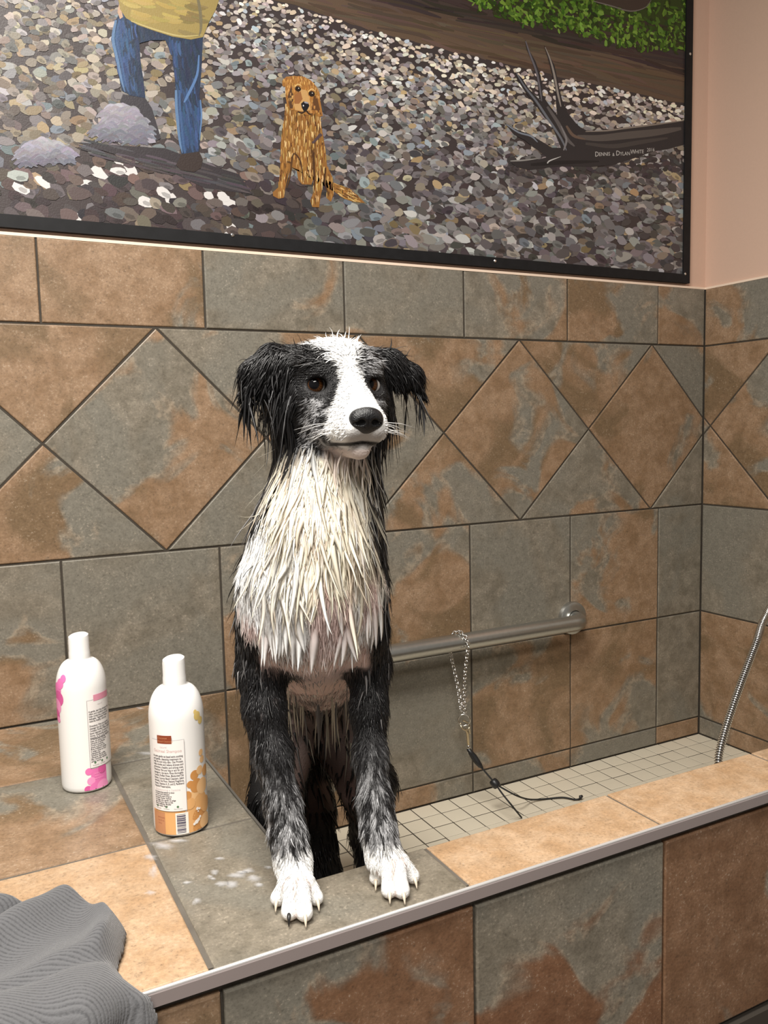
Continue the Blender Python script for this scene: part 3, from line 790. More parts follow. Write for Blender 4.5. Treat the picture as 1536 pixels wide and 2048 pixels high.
# resample at link pitch
seg = np.cumsum([0] + [np.linalg.norm(pth[i + 1] - pth[i]) for i in range(len(pth) - 1)])
pitch = 0.0080; mlinks = MB(); ns = int(seg[-1] / pitch)
A3 = np.array(pth)
for k in range(ns):
    s_ = (k + 0.5) * pitch
    c = np.array([np.interp(s_, seg, A3[:, i]) for i in range(3)]); d = np.array([np.interp(min(s_ + .002, seg[-1]), seg, A3[:, i]) - np.interp(s_ - .002, seg, A3[:, i]) for i in range(3)])
    d /= np.linalg.norm(d); ref = np.array([0.89, -0.46, 0.0]); ref -= d * ref.dot(d); ref /= np.linalg.norm(ref); sd = np.cross(d, ref)
    tw = (1 if k % 2 else -1) * 0.75 + 0.2
    ax = ref * math.cos(tw) + sd * math.sin(tw)
    mlinks.torus(c, 0.0043, 0.0012, d, ax, n=12, k=5, stretch=1.3)
gkeep(mlinks.build('chain', M_CHROME, smooth=True), col_)
rr = M3(*ring_c)
m = MB(); m.torus(rr, 0.0135, 0.0016, (CR[0]), (0, 0, 1), n=28, k=8); gkeep(m.build('ring', M_CHROME, smooth=True), col_)

# ------------------------------------------------------------------ leash clip, black cord and cord lock
loop = tag(empty('grooming_leash', M3(*PX(939, 1480, 1, -0.26))), 'black cord leash with a brass-coloured snap hook hanging from the chain ring', 'leash'); loop.matrix_world = Matrix.Translation(loop.location)
M_BRASS = plain('nickel_clip', (0.62, 0.52, 0.36, 1), 0.3, metal=1.0)
def W(u, v, y): return M3(*PX(u, v, 1, y))
m = MB(); m.tube(smooth_path([W(921, 1447, -.25), W(923, 1455, -.27), W(930, 1460, -.28), W(937, 1458, -.28), W(939, 1451, -.275), W(933, 1444, -.27), W(926, 1441, -.265)], 5), 0.0017, 8)
m.tube([W(931, 1458, -.275), W(935, 1466, -.275), W(936, 1482, -.27), W(937, 1490, -.27)], [0.0024, 0.0034, 0.0034, 0.0026], 10)
m.tube([W(938, 1456, -.275), W(939, 1462, -.275), W(940, 1468, -.275)], [0.0016, 0.0016, 0.001], 6)
gkeep(m.build('snap_hook', M_BRASS, smooth=True, sharp=0.8), loop)
m = MB(); m.tube([W(937, 1490, -.27), W(937, 1493, -.27), W(937, 1497, -.27), W(938, 1500, -.27)], [0.0022, 0.0036, 0.0036, 0.002], 10); m.torus(W(938, 1502, -.27), 0.0045, 0.0012, CR[0], (0, 0, 1), n=12, k=6)
gkeep(m.build('swivel', M_CHROME, smooth=True), loop)
cordM = plain('black_cord', (0.010, 0.010, 0.010, 1), 0.6, bump=0.6, nscale=900)
FZ = ZF + 0.012
pA = PX(975, 1540, 1, -0.36); lockc = PX(990, 1567, 1, -0.42)
m = MB(); m.tube([W(936, 1497, -.27), W(942, 1506, -.28), W(948, 1514, -.29), W(954, 1523, -.31), W(960, 1531, -.33), W(965, 1536, -.34)], [0.004, 0.0062, 0.0076, 0.0074, 0.0058, 0.003], 10)
gkeep(m.build('cord_crimp', M_BLACK, smooth=True), loop)
cf1 = PX(1010, 1592, 1, -.50)
end1 = PX(1043, 1635, 2, FZ); end2 = PX(1163, 1597, 2, FZ)
m = MB(); m.tube(smooth_path([M3(*PX(962, 1534, 1, -.335)), M3(*PX(975, 1549, 1, -.37)), M3(*lockc), M3(*PX(1005, 1588, 1, -.52)), M3(*PX(1022, 1609, 1, -.60)), M3(*end1)], 6), 0.0021, 8)
m.tube(smooth_path([M3(*lockc), M3(*PX(1008, 1578, 1, -.46)), M3(*PX(1035, 1592, 1, -.50)), M3(*PX(1060, 1599, 2, FZ + .03)), M3(*PX(1090, 1598, 2, FZ)), M3(*PX(1125, 1595, 2, FZ)), M3(*PX(1150, 1599, 2, FZ)), M3(*end2)], 6), 0.0021, 8)
gkeep(m.build('cord', cordM, smooth=True), loop)
m = MB(); e = M3(*PX(1162, 1596, 2, FZ + .01)); m.tube([e + np.array([-.004, 0, 0]), e + np.array([-.002, 0, .003]), e + np.array([.004, 0, .004])], [0.002, 0.0045, 0.003], 8); gkeep(m.build('cord_end', M_BLACK, smooth=True), loop)
lc = M3(*lockc); d = M3(*PX(1000, 1580, 1, -.46)) - M3(*PX(980, 1555, 1, -.39)); d = d / np.linalg.norm(d)
m = MB(); m.tube([lc - d * .0105, lc - d * .009, lc - d * .004, lc + d * .004, lc + d * .009, lc + d * .0105], [0.006, 0.0085, 0.0102, 0.0102, 0.0085, 0.006], 14); gkeep(m.build('cord_lock', M_BLACK, smooth=True, sharp=1.0), loop)

# ------------------------------------------------------------------ chrome shower hose
def unit3(v): v = np.asarray(v, float); return v / np.linalg.norm(v)
hose = tag(empty('shower_hose', M3(*PX(1437, 1520, 1, -1.35))), 'ribbed chrome shower hose hanging into the tub', 'hose'); hose.matrix_world = Matrix.Translation(hose.location)
hp = [PX(1437, 1540, 1, -1.37), PX(1438, 1510, 1, -1.35), PX(1452, 1455, 1, -1.31), PX(1480, 1372, 1, -1.24), PX(1511, 1290, 1, -1.15), PX(1538, 1220, 1, -1.06)]
hp = [np.array([hp[0][0] + .35, hp[0][1] + .1, ZF + .03]), np.array([hp[0][0] + .12, hp[0][1] - .05, ZF + .045]), np.array([hp[0][0] - .02, hp[0][1], hp[0][2] - .25])] + hp + [np.array([3.72, -1.75, .85]), np.array([4.10, -2.20, 1.30]), np.array([4.50, -2.40, 1.52])]
sp = np.array([M3(*p) for p in smooth_path(hp, 24)]); sg = np.cumsum(np.r_[0, np.linalg.norm(np.diff(sp, axis=0), axis=1)])
nn = int(sg[-1] / 0.0055); tt = np.linspace(0, sg[-1], nn); q = np.stack([np.interp(tt, sg, sp[:, i]) for i in range(3)], 1)
m = MB(); m.tube(list(q), 0.0066, 10); gkeep(m.build('groove_shade', plain('hose_groove_shade', (.012, .012, .013, 1), .4), smooth=True), hose)  # black core paints in the shade of the grooves between ribs
m = MB()
for i in range(1, nn - 1):
    d = unit3(q[i + 1] - q[i - 1]); r1 = unit3(np.cross(d, (0, 1, .3))); m.torus(q[i], 0.0072, 0.0021, r1, np.cross(d, r1), n=14, k=6)
gkeep(m.build('chrome_ribs', M_CHROME, smooth=True), hose)
m = MB(); e = M3(4.51, -2.40, 1.52); m.tube([e, e + np.array([.018, 0, 0])], [0.011, 0.020], 16); gkeep(m.build('wall_outlet', M_CHROME, smooth=True, sharp=.8), hose)

# ------------------------------------------------------------------ shampoo bottles
RB = 0.1195 * T; HB = 0.772 * T
def bottle(name, pos, face, label, pal):
    root = tag(empty(name, M3(pos[0], pos[1], 0) + np.array([0, 0, 0.0006])), label, 'bottle', 'shampoo bottles on the shelf')
    root.rotation_euler = (0, 0, face)
    prof = [(RB * .86, 0), (RB * .95, .0012), (RB * .99, .004), (RB, .009)] + [(RB, z) for z in np.linspace(.02, HB * .665, 14)]
    zs = HB * .665; hs = HB * .175
    prof += [(RB * (0.44 + .56 * math.cos(a)) if True else 0, zs + hs * math.sin(a)) for a in np.linspace(.12, PI / 2 * .985, 12)]
    prof += [(RB * .43, HB * .845), (RB * .42, HB * .855)]
    m = MB(); m.lathe(prof, n=64); b = m.build('body', M_WHITEP, root, smooth=True, sharp=.9)
    rc = RB * .415; zc = HB * .845
    m = MB(); n = 40; rows = [(rc * 1.0, zc - .002, 0), (rc * 1.03, zc, 0), (rc * 1.02, zc + .010, 0), (rc * .99, zc + .013, 0), (rc * .99, HB - .006, .0012), (rc * .95, HB - .0015, .0016), (rc * .80, HB, .0016), (rc * .3, HB - .0008, .0014)]
    vs = []
    for r_, z_, sl in rows:
        for k in range(n): a = 2 * PI * k / n; vs.append((r_ * math.cos(a), r_ * math.sin(a), z_ + sl * math.cos(a - 2.4)))
    fs = [(i * n + k, i * n + (k + 1) % n, (i + 1) * n + (k + 1) % n, (i + 1) * n + k) for i in range(len(rows) - 1) for k in range(n)] + [tuple((len(rows) - 1) * n + k for k in range(n))]
    m.add(vs, fs); cap = m.build('cap', M_WHITEP, root, smooth=True, sharp=.8)
    # printing: flat pieces bent round the body
    def wrap(vf, name, mat, lift, parent=b):
        v, f = vf
        out = []
        for (s, z) in v:
            r = RB + lift
            if z > zs:
                k = min(1, (z - zs) / hs); aa = math.asin(min(.999, max(0, k))); r = RB * (0.44 + .56 * math.cos(aa)) + lift
            a = s / RB; out.append((r * math.cos(a), r * math.sin(a), z))
        o = meshobj(name, out, f, mat, parent, smooth=True); return o
    def patch(sa, sb, za, zb, n=10, k=1):
        v = []; f = []
        for i in range(n + 1):
            for j in range(k + 1): v.append((sa + (sb - sa) * i / n, za + (zb - za) * j / k))
        for i in range(n):
            for j in range(k): a = i * (k + 1) + j; f.append((a, a + k + 1, a + k + 2, a + 1))
        return v, f
    def disc(c, r, n=22, rings=3, sq=1.0, zlo=.004):
        v = [c]; f = []
        for q_ in range(1, rings + 1):
            for k in range(n):
                a = 2 * PI * k / n; v.append((c[0] + r * q_ / rings * math.cos(a), max(zlo, c[1] + sq * r * q_ / rings * math.sin(a))))
        for k in range(n): f.append((0, 1 + k, 1 + (k + 1) % n))
        for q_ in range(rings - 1):
            for k in range(n): a = 1 + q_ * n; f.append((a + k, a + n + k, a + n + (k + 1) % n, a + (k + 1) % n))
        return v, f
    def words(lines, s0, z0, size, mat, lift, name, bold=0.0, par=b, ital=0, maxw=.0415):
        V = []; F = []; big = name == 'label_lettering'; xs_ = .70 if big else .9; bold = .00007 if big else 0.0
        for i, (txt, sz, dz) in enumerate(lines):
            z0 -= dz
            if not txt: continue
            tv, tf = text_poly(txt, sz, bold); wd = tv[:, 0].max() if len(tv) else 1; xs_ = min(.70 if big else .9, maxw / wd)
            n0 = len(V); V += [(s0 + p[0] * xs_, z0 + p[1]) for p in tv]; F += [tuple(n0 + q for q in fc) for fc in tf]
        if V: wrap((V, F), name, mat, lift, par)
    return root, b, wrap, patch, disc, words
def art_colors(pal): return [plain('label_ink', rgb(*c), .4) for c in pal]
INK = plain('label_text_ink', rgb(70, 66, 70), .5); INK_L = plain('label_pale_ink', rgb(205, 196, 198), .5); LINE = plain('label_border_ink', rgb(165, 160, 160), .5)
LBL = plain('label_paper', rgb(238, 234, 231), .4)

# orange bottle: nearer the dog
dirc = math.atan2(CAM[1] + 1.80, CAM[0] + 0.72)
b2, body, wrap, patch, disc, words = bottle('shampoo_bottle', (-0.722, -1.800), dirc, 'white shampoo bottle with orange bubbles and barcode, nearest the dog', None)
or1, or2, or3, br, wht, barc = art_colors([(226, 172, 112), (206, 146, 84), (236, 190, 136), (138, 66, 40), (246, 240, 232), (70, 66, 92)])
wrap(patch(-.044, .0060, .004, .036, 16, 4), 'orange_panel', or1, .00018)
wrap(patch(-.044, -.022, .004, .034, 8, 4), 'brown_tint', plain('label_ink', rgb(198, 140, 100), .4), .00026)
rb = random.Random(3)
bub = [(.016, .028, .011), (.028, .022, .013), (.020, .050, .011), (.030, .042, .012), (.023, .066, .0095), (.034, .062, .011), (.012, .044, .008), (.021, .081, .0066), (.030, .085, .006), (.012, .012, .009), (.026, .008, .011), (.037, .012, .011), (.040, .034, .011), (.009, .056, .006), (.036, .098, .005), (.043, .080, .008), (.014, .070, .005), (.034, .108, .0045)]
for i, (s, z, r) in enumerate(bub):
    wrap(disc((s, z), r * 1.0), 'bubble', (or1, or2, or3)[i % 3], .0002 + .00006 * (i % 7))
for s, z, r in ((.030, .160, .006), (.036, .152, .005), (.027, .166, .003)): wrap(disc((s, z), r), 'bubble', plain('label_ink', rgb(224, 196, 120), .4), .0003)
for s, z, r in ((.0225, .034, .0022), (.026, .033, .0016), (.0235, .030, .0012), (.0205, .0165, .003), (.0235, .0185, .0025), (.017, .0145, .002), (.0262, .0215, .002)): wrap(disc((s, z), r, 10, 2), 'bubble', wht, .0009)
LS0, LS1, LZ0, LZ1 = -.0370, .0078, .037, .1335
wrap(patch(LS0 - .0009, LS1 + .0005, LZ0 - .0004, LZ1 + .0004, 16, 4), 'label_border', LINE, .0010)
wrap(patch(LS0 - .0004, LS1, LZ0, LZ1, 16, 4), 'label', LBL, .0012)
wrap(patch(-.0275, -.0075, .1295, .1405, 8, 2), 'flavour_box', br, .0014)
words([('Coconut', .0040, 0), ('Based Cleansers', .0034, .0042)], -.0262, .1358, 0, plain('label_ink', rgb(206, 140, 100), .5), .0016, 'box_lettering')
words([('natural', .0040, 0)], -.024, .1235, 0, INK_L, .0014, 'pale_lettering')
words([('Oatmeal Shampoo', .0058, 0)], -.0345, .1175, 0, plain('label_ink', rgb(208, 176, 172), .5), .0014, 'pale_lettering')
t1 = ['An extra gentle oat based extra soothing', 'and gentle, cleansing treatment to', 'help dry and itchy skin. Oat Protein', 'helps soothe and relieve dryness and', 'promotes a healthy and strong coat.', 'Directions: Wet your dog or cat\'s fur, and', 'massage in. Use warm. Rinse thoroughly.', 'Contains: Purified Water, Moisturized Oat', 'Extract, Coconut Based Cleansers, (plant', 'derived), Oat Flour, Natural Fragrance,', 'Honey, Vitamins A, D, and E, Panthenol', 'Natural Preservative.']
words([(s, .0041, .00375) for s in t1], LS0 + .0012, .1145, 0, INK, .0014, 'label_lettering')
words([('Shampooing a l\'avoine', .0044, 0)], -.0345, .0650, 0, INK_L, .0014, 'pale_lettering')
t2 = ['Un shampooing apaisant et doux', 'a l\'avoine extra nettoyant', 'pour la peau seche irritee et', 'proteines d\'avoine. Hydrate', 'et soulage, aide a garder un pelage', 'sain et fort pour chien et chat.', 'Mode d\'utilisation: Mouiller', 'le poil, masser. Rincer']
words([(s, .0031, .00270) for s in t2], LS0 + .0012, .0645, 0, INK, .0014, 'label_lettering')
gr, = art_colors([(92, 128, 96)])
for s in (-.0325, -.0185, -.0035): wrap(disc((s, .0430), .0016, 10, 2), 'leaf_icon', gr, .0014)
for s, t in ((-.0352, 'Biodegradable'), (-.0225, 'No Parabens'), (-.0085, 'Made in America')): words([(t, .0017, 0)], s, .0395, 0, INK, .0014, 'icon_lettering')
wrap(patch(-.0072, .0092, .0045, .0340, 8, 2), 'barcode_panel', wht, .0010)
z = .0065
while z < .0315:
    h = rb.choice([.0006, .0009, .0013, .0017]); wrap(patch(-.0056, .0056, z, z + h, 6, 1), 'barcode_bar', barc, .0012); z += h + rb.choice([.0005, .0008, .0011])
words([('BATCH 0417', .0024, 0), ('Net 473 mL', .0024, .004), ('16 fl oz', .0024, .004)], -.034, .026, 0, plain('label_ink', rgb(168, 104, 84), .5), .0006, 'panel_lettering')

# pink bottle: by the wall
dirc = math.atan2(CAM[1] + 1.115, CAM[0] + 1.03)
b1, body, wrap, patch, disc, words = bottle('shampoo_bottle', (-1.030, -1.115), dirc, 'white shampoo bottle with pink print, at the far left by the wall', None)
pk1, pk2, pk3, pk4 = art_colors([(230, 120, 180), (240, 150, 196), (214, 92, 156), (224, 150, 172)])
for i, (s, z, r) in enumerate([(-.044, .158, .011), (-.041, .145, .012), (-.047, .132, .012), (-.036, .168, .008), (-.050, .118, .010), (-.044, .112, .005), (-.030, .176, .006)]): wrap(disc((s, z), r), 'pink_blob', (pk1, pk3, pk2)[i % 3], .0002 + .00005 * i)
wrap(patch(.006, .032, .006, .036, 8, 4), 'pink_panel', pk1, .0002)
for i, (s, z, r) in enumerate([(.0035, .033, .0055), (.006, .018, .006), (.001, .006, .0055), (.012, .006, .009), (.024, .006, .010), (.024, .033, .007)]): wrap(disc((s, z), r), 'pink_blob', (pk1, pk2, pk3)[i % 3], .0003 + .00006 * i)
wrap(patch(.0055, .052, .0375, .1420, 16, 4), 'label_border', LINE, .0008); wrap(patch(.0062, .052, .0382, .1413, 16, 4), 'label', LBL, .0010)
wrap(patch(.0155, .046, .1395, .1490, 8, 2), 'flavour_box', pk4, .0012)
words([('natural', .0036, 0)], .021, .1330, 0, INK_L, .0013, 'pale_lettering')
t3 = ['A gentle, tear-free shampoo that', 'cleans and conditions while it', 'helps moisturize, protects and', 'detangles. Vegetable Protein', 'restores healthy, soft coat.', '', 'Directions: Wet your pet and', 'massage into the coat. Rinse well.', 'Contains: Purified Water, natural', 'based cleansers, Coconut oil,', 'Honey, Chamomile extract,', 'Vitamins A, D, and E, fragrance.']
words([(s, .0040, .0037) for s in t3], .0075, .1270, 0, INK, .0013, 'label_lettering')
t4 = ['Un shampooing doux pour', 'bebes, sans larmes, formule', 'nettoyante et hydratante', 'd\'avoine et proteines,', 'demele le poil avec soin.', 'Mode d\'utilisation: mouiller', 'le pelage, masser et rincer', 'soigneusement.', 'Ingredients: Eau purifiee', 'nettoyants, Huile de coco,', 'Miel, Camomille, vitamines,', 'parfum naturel.']
words([(s, .0034, .0031) for s in t4], .0075, .0840, 0, INK, .0013, 'label_lettering')
for s in (.013, .024, .034): wrap(disc((s, .0455), .0017, 10, 2), 'leaf_icon', gr, .0013)
for s, t in ((.0095, 'Biodegradable'), (.0210, 'No Parabens')): words([(t, .0018, 0)], s, .0410, 0, INK, .0013, 'icon_lettering')
words([('Net 473 mL', .0022, 0), ('16 fl oz', .0022, .004), ('keep out of reach', .0022, .004)], .011, .028, 0, plain('label_ink', rgb(248, 176, 210), .5), .0010, 'panel_lettering')

# ------------------------------------------------------------------ grey towel on the shelf corner
def towel():
    nu, nv = 150, 150
    X0, X1 = -1.95, -1.075; S0, S1 = -2.05, -3.32           # tile units; s runs along y then down the front
    out = [(-1.95, -2.26), (-1.62, -2.235), (-1.49, -2.190), (-1.41, -2.235), (-1.32, -2.250), (-1.25, -2.31), (-1.185, -2.385), (-1.120, -2.47), (-1.100, -2.56), (-1.130, -2.66), (-1.165, -2.74), (-1.150, -2.84), (-1.100, -2.92), (-1.075, -3.02), (-1.085, -3.32), (-1.95, -3.32)]
    seg = [(np.array(out[i]), np.array(out[(i + 1) % len(out)])) for i in range(len(out) - 2)]
    xs = np.linspace(X0, X1, nu); ss = np.linspace(S0, S1, nv)
    G, H = np.meshgrid(xs, ss, indexing='ij')
    P = np.stack([G.ravel(), H.ravel()], 1); D = np.full(len(P), 9.0)
    for a, b in seg:
        ab = b - a; t = np.clip(((P - a) @ ab) / (ab @ ab), 0, 1); D = np.minimum(D, np.linalg.norm(P - (a + t[:, None] * ab), axis=1))
    ins = np.array([inside(p, out) for p in P]); D = np.where(ins, D, -D)
    x, s = P[:, 0], P[:, 1]
    hgt = 0.085 * np.sqrt(np.clip(D, 0, .085) / .085 * (2 - np.clip(D, 0, .085) / .085) + 1e-6)
    # folds
    def ridge(x0_, s0_, x1_, s1_, w_, h_):
        a = np.array([x0_, s0_]); b = np.array([x1_, s1_]); ab = b - a; t = np.clip(((P - a) @ ab) / (ab @ ab), 0, 1)
        d = np.linalg.norm(P - (a + t[:, None] * ab), axis=1); return h_ * np.exp(-(d / w_) ** 2)
    hgt += (ridge(-1.95, -2.72, -1.26, -2.36, .07, .085) + ridge(-1.95, -2.34, -1.45, -2.25, .06, .05) - ridge(-1.95, -2.52, -1.40, -2.33, .035, .10)
            + ridge(-1.15, -2.50, -1.18, -2.65, .06, .05) + ridge(-1.9, -3.0, -1.22, -2.74, .10, .05) - ridge(-1.5, -2.78, -1.19, -2.76, .04, .045) + ridge(-1.30, -2.95, -1.28, -3.3, .08, .035) - ridge(-1.17, -2.95, -1.2, -3.3, .05, .03)) * (D > 0) * np.clip(D / .05, 0, 1)
    hgt += 0.006 * np.sin(x * 23 + s * 9) + 0.004 * np.sin(s * 31 - x * 12)
    hgt = np.maximum(hgt, 0.017)
    V = np.zeros((len(P), 3)); R_ = 0.06
    ye = YOUT - 0.017
    for i in range(len(P)):
        sv = s[i]; h = hgt[i]
        if sv > ye: y, z, n_ = sv, 0.0, np.array([0, 0, 1.0])
        elif sv > ye - R_:
            a = (ye - sv) / R_ * PI / 2; y = ye; z = 0.0; n_ = np.array([0, -math.sin(a), math.cos(a)])
        else: y, z, n_ = ye, -(ye - R_ - sv), np.array([0, -1.0, 0])
        V[i] = M3(x[i], y + n_[1] * h, z + n_[2] * h)
    keepv = D > -0.004
    idx = -np.ones(len(P), int); idx[keepv] = np.arange(keepv.sum())
    F = []
    for i in range(nu - 1):
        for j in range(nv - 1):
            q = (i * nv + j, i * nv + j + 1, (i + 1) * nv + j + 1, (i + 1) * nv + j)
            if all(keepv[k] for k in q): F.append(tuple(idx[k] for k in q))
    V = V[keepv]; base = V.mean(0); base[2] = ZB * T
    me, nt, b = newmat('grey_towel'); b.inputs['Roughness'].default_value = .95; b.inputs['Specular IOR Level'].default_value = .1
    b.inputs['Sheen Weight'].default_value = .25
    tc = nt.nodes.new('ShaderNodeTexCoord'); wv = nt.nodes.new('ShaderNodeTexWave'); wv.bands_direction = 'Y'; wv.inputs['Scale'].default_value = 110; wv.inputs['Distortion'].default_value = 0.9
    wv.inputs['Detail'].default_value = 2; wv.inputs['Detail Scale'].default_value = 1.2
    mp = nt.nodes.new('ShaderNodeMapping'); mp.inputs['Rotation'].default_value = (0.35, 0.0, 0.30); nt.links.new(tc.outputs['Object'], mp.inputs[0]); nt.links.new(mp.outputs[0], wv.inputs['Vector'])
    nz = nt.nodes.new('ShaderNodeTexNoise'); nz.inputs['Scale'].default_value = 420; nz.inputs['Detail'].default_value = 3; nt.links.new(tc.outputs['Object'], nz.inputs['Vector'])
    ad = nt.nodes.new('ShaderNodeMath'); ad.operation = 'MULTIPLY_ADD'; nt.links.new(nz.outputs['Fac'], ad.inputs[0]); ad.inputs[1].default_value = 1.1; nt.links.new(wv.outputs['Fac'], ad.inputs[2])
    bp = nt.nodes.new('ShaderNodeBump'); bp.inputs['Strength'].default_value = .6; bp.inputs['Distance'].default_value = .0010; nt.links.new(ad.outputs[0], bp.inputs['Height']); nt.links.new(bp.outputs[0], b.inputs['Normal'])
    cr = nt.nodes.new('ShaderNodeMix'); cr.data_type = 'RGBA'; cr.inputs[6].default_value = rgb(58, 58, 60); cr.inputs[7].default_value = rgb(100, 100, 102); nt.links.new(ad.outputs[0], cr.inputs[0]); nt.links.new(cr.outputs[2], b.inputs['Base Color'])
    o = meshobj('towel', V - base, F, me, None, True, base)
    md = o.modifiers.new('thickness', 'SOLIDIFY'); md.thickness = .004; md.offset = -1
    sb = o.modifiers.new('soft', 'SUBSURF'); sb.levels = 1; sb.render_levels = 1
    tag(o, 'crumpled grey microfibre towel draped over the front edge of the shelf', 'towel')
towel()

# ------------------------------------------------------------------ soap smears on the shelf
def foam():
    r = random.Random(8); m = MB(); fade = []
    spots = [(432, 1745, 9, 5), (420, 1752, 7, 4), (446, 1768, 14, 6), (470, 1752, 20, 5), (462, 1770, 12, 8), (437, 1716, 10, 3), (498, 1742, 12, 5), (510, 1756, 16, 8), (392, 1803, 9, 6), (476, 1745, 14, 4), (520, 1770, 10, 5), (372, 1765, 12, 4), (300, 1712, 14, 7), (306, 1740, 8, 14), (318, 1690, 22, 7), (345, 1681, 26, 4), (300, 1785, 14, 5), (428, 1757, 8, 3), (538, 1735, 8, 3), (388, 1518, 9, 3), (278, 1416, 8, 2), (290, 1508, 16, 4)]
    for (u, v, ru, rv) in spots:
        for q in range(3):
            uu, vv = u + r.uniform(-.5, .5) * ru, v + r.uniform(-.5, .5) * rv; k = r.uniform(.6, 1.15); n = 14
            c = PX(uu, vv, 2, 0.003); ring = []
            for i in range(n):
                a = 2 * PI * i / n; w_ = k * (1 + r.uniform(-.35, .35)); p = PX(uu + ru * w_ * math.cos(a), vv + rv * w_ * math.sin(a), 2, 0.003); ring.append(p)
            vs = [M3(*c) + np.array([0, 0, .0008])] + [M3(*(c + (p - c) * .45)) + np.array([0, 0, .0006]) for p in ring] + [M3(*p) + np.array([0, 0, -.0004]) for p in ring]
            fs = [(0, 1 + (i + 1) % n, 1 + i) for i in range(n)] + [(1 + i, 1 + (i + 1) % n, 1 + n + (i + 1) % n, 1 + n + i) for i in range(n)]
            m.add(vs, [f[::-1] for f in fs]); fade += [.26] + [.16] * n + [0.0] * n
    mt, nt, b = newmat('soap_suds'); b.inputs['Base Color'].default_value = (.80, .80, .82, 1); b.inputs['Roughness'].default_value = .3; fa = nt.nodes.new('ShaderNodeAttribute'); fa.attribute_name = 'Fade'; nt.links.new(fa.outputs['Fac'], b.inputs['Alpha'])
    o = m.build('soap_suds', mt, smooth=True)
    at = o.data.attributes.new('Fade', 'FLOAT', 'POINT'); at.data.foreach_set('value', np.array(fade, np.float32))
    tag(o, 'thin white soap smears on the grey shelf tile beside the bottle', 'soap suds', kind='stuff')
foam()

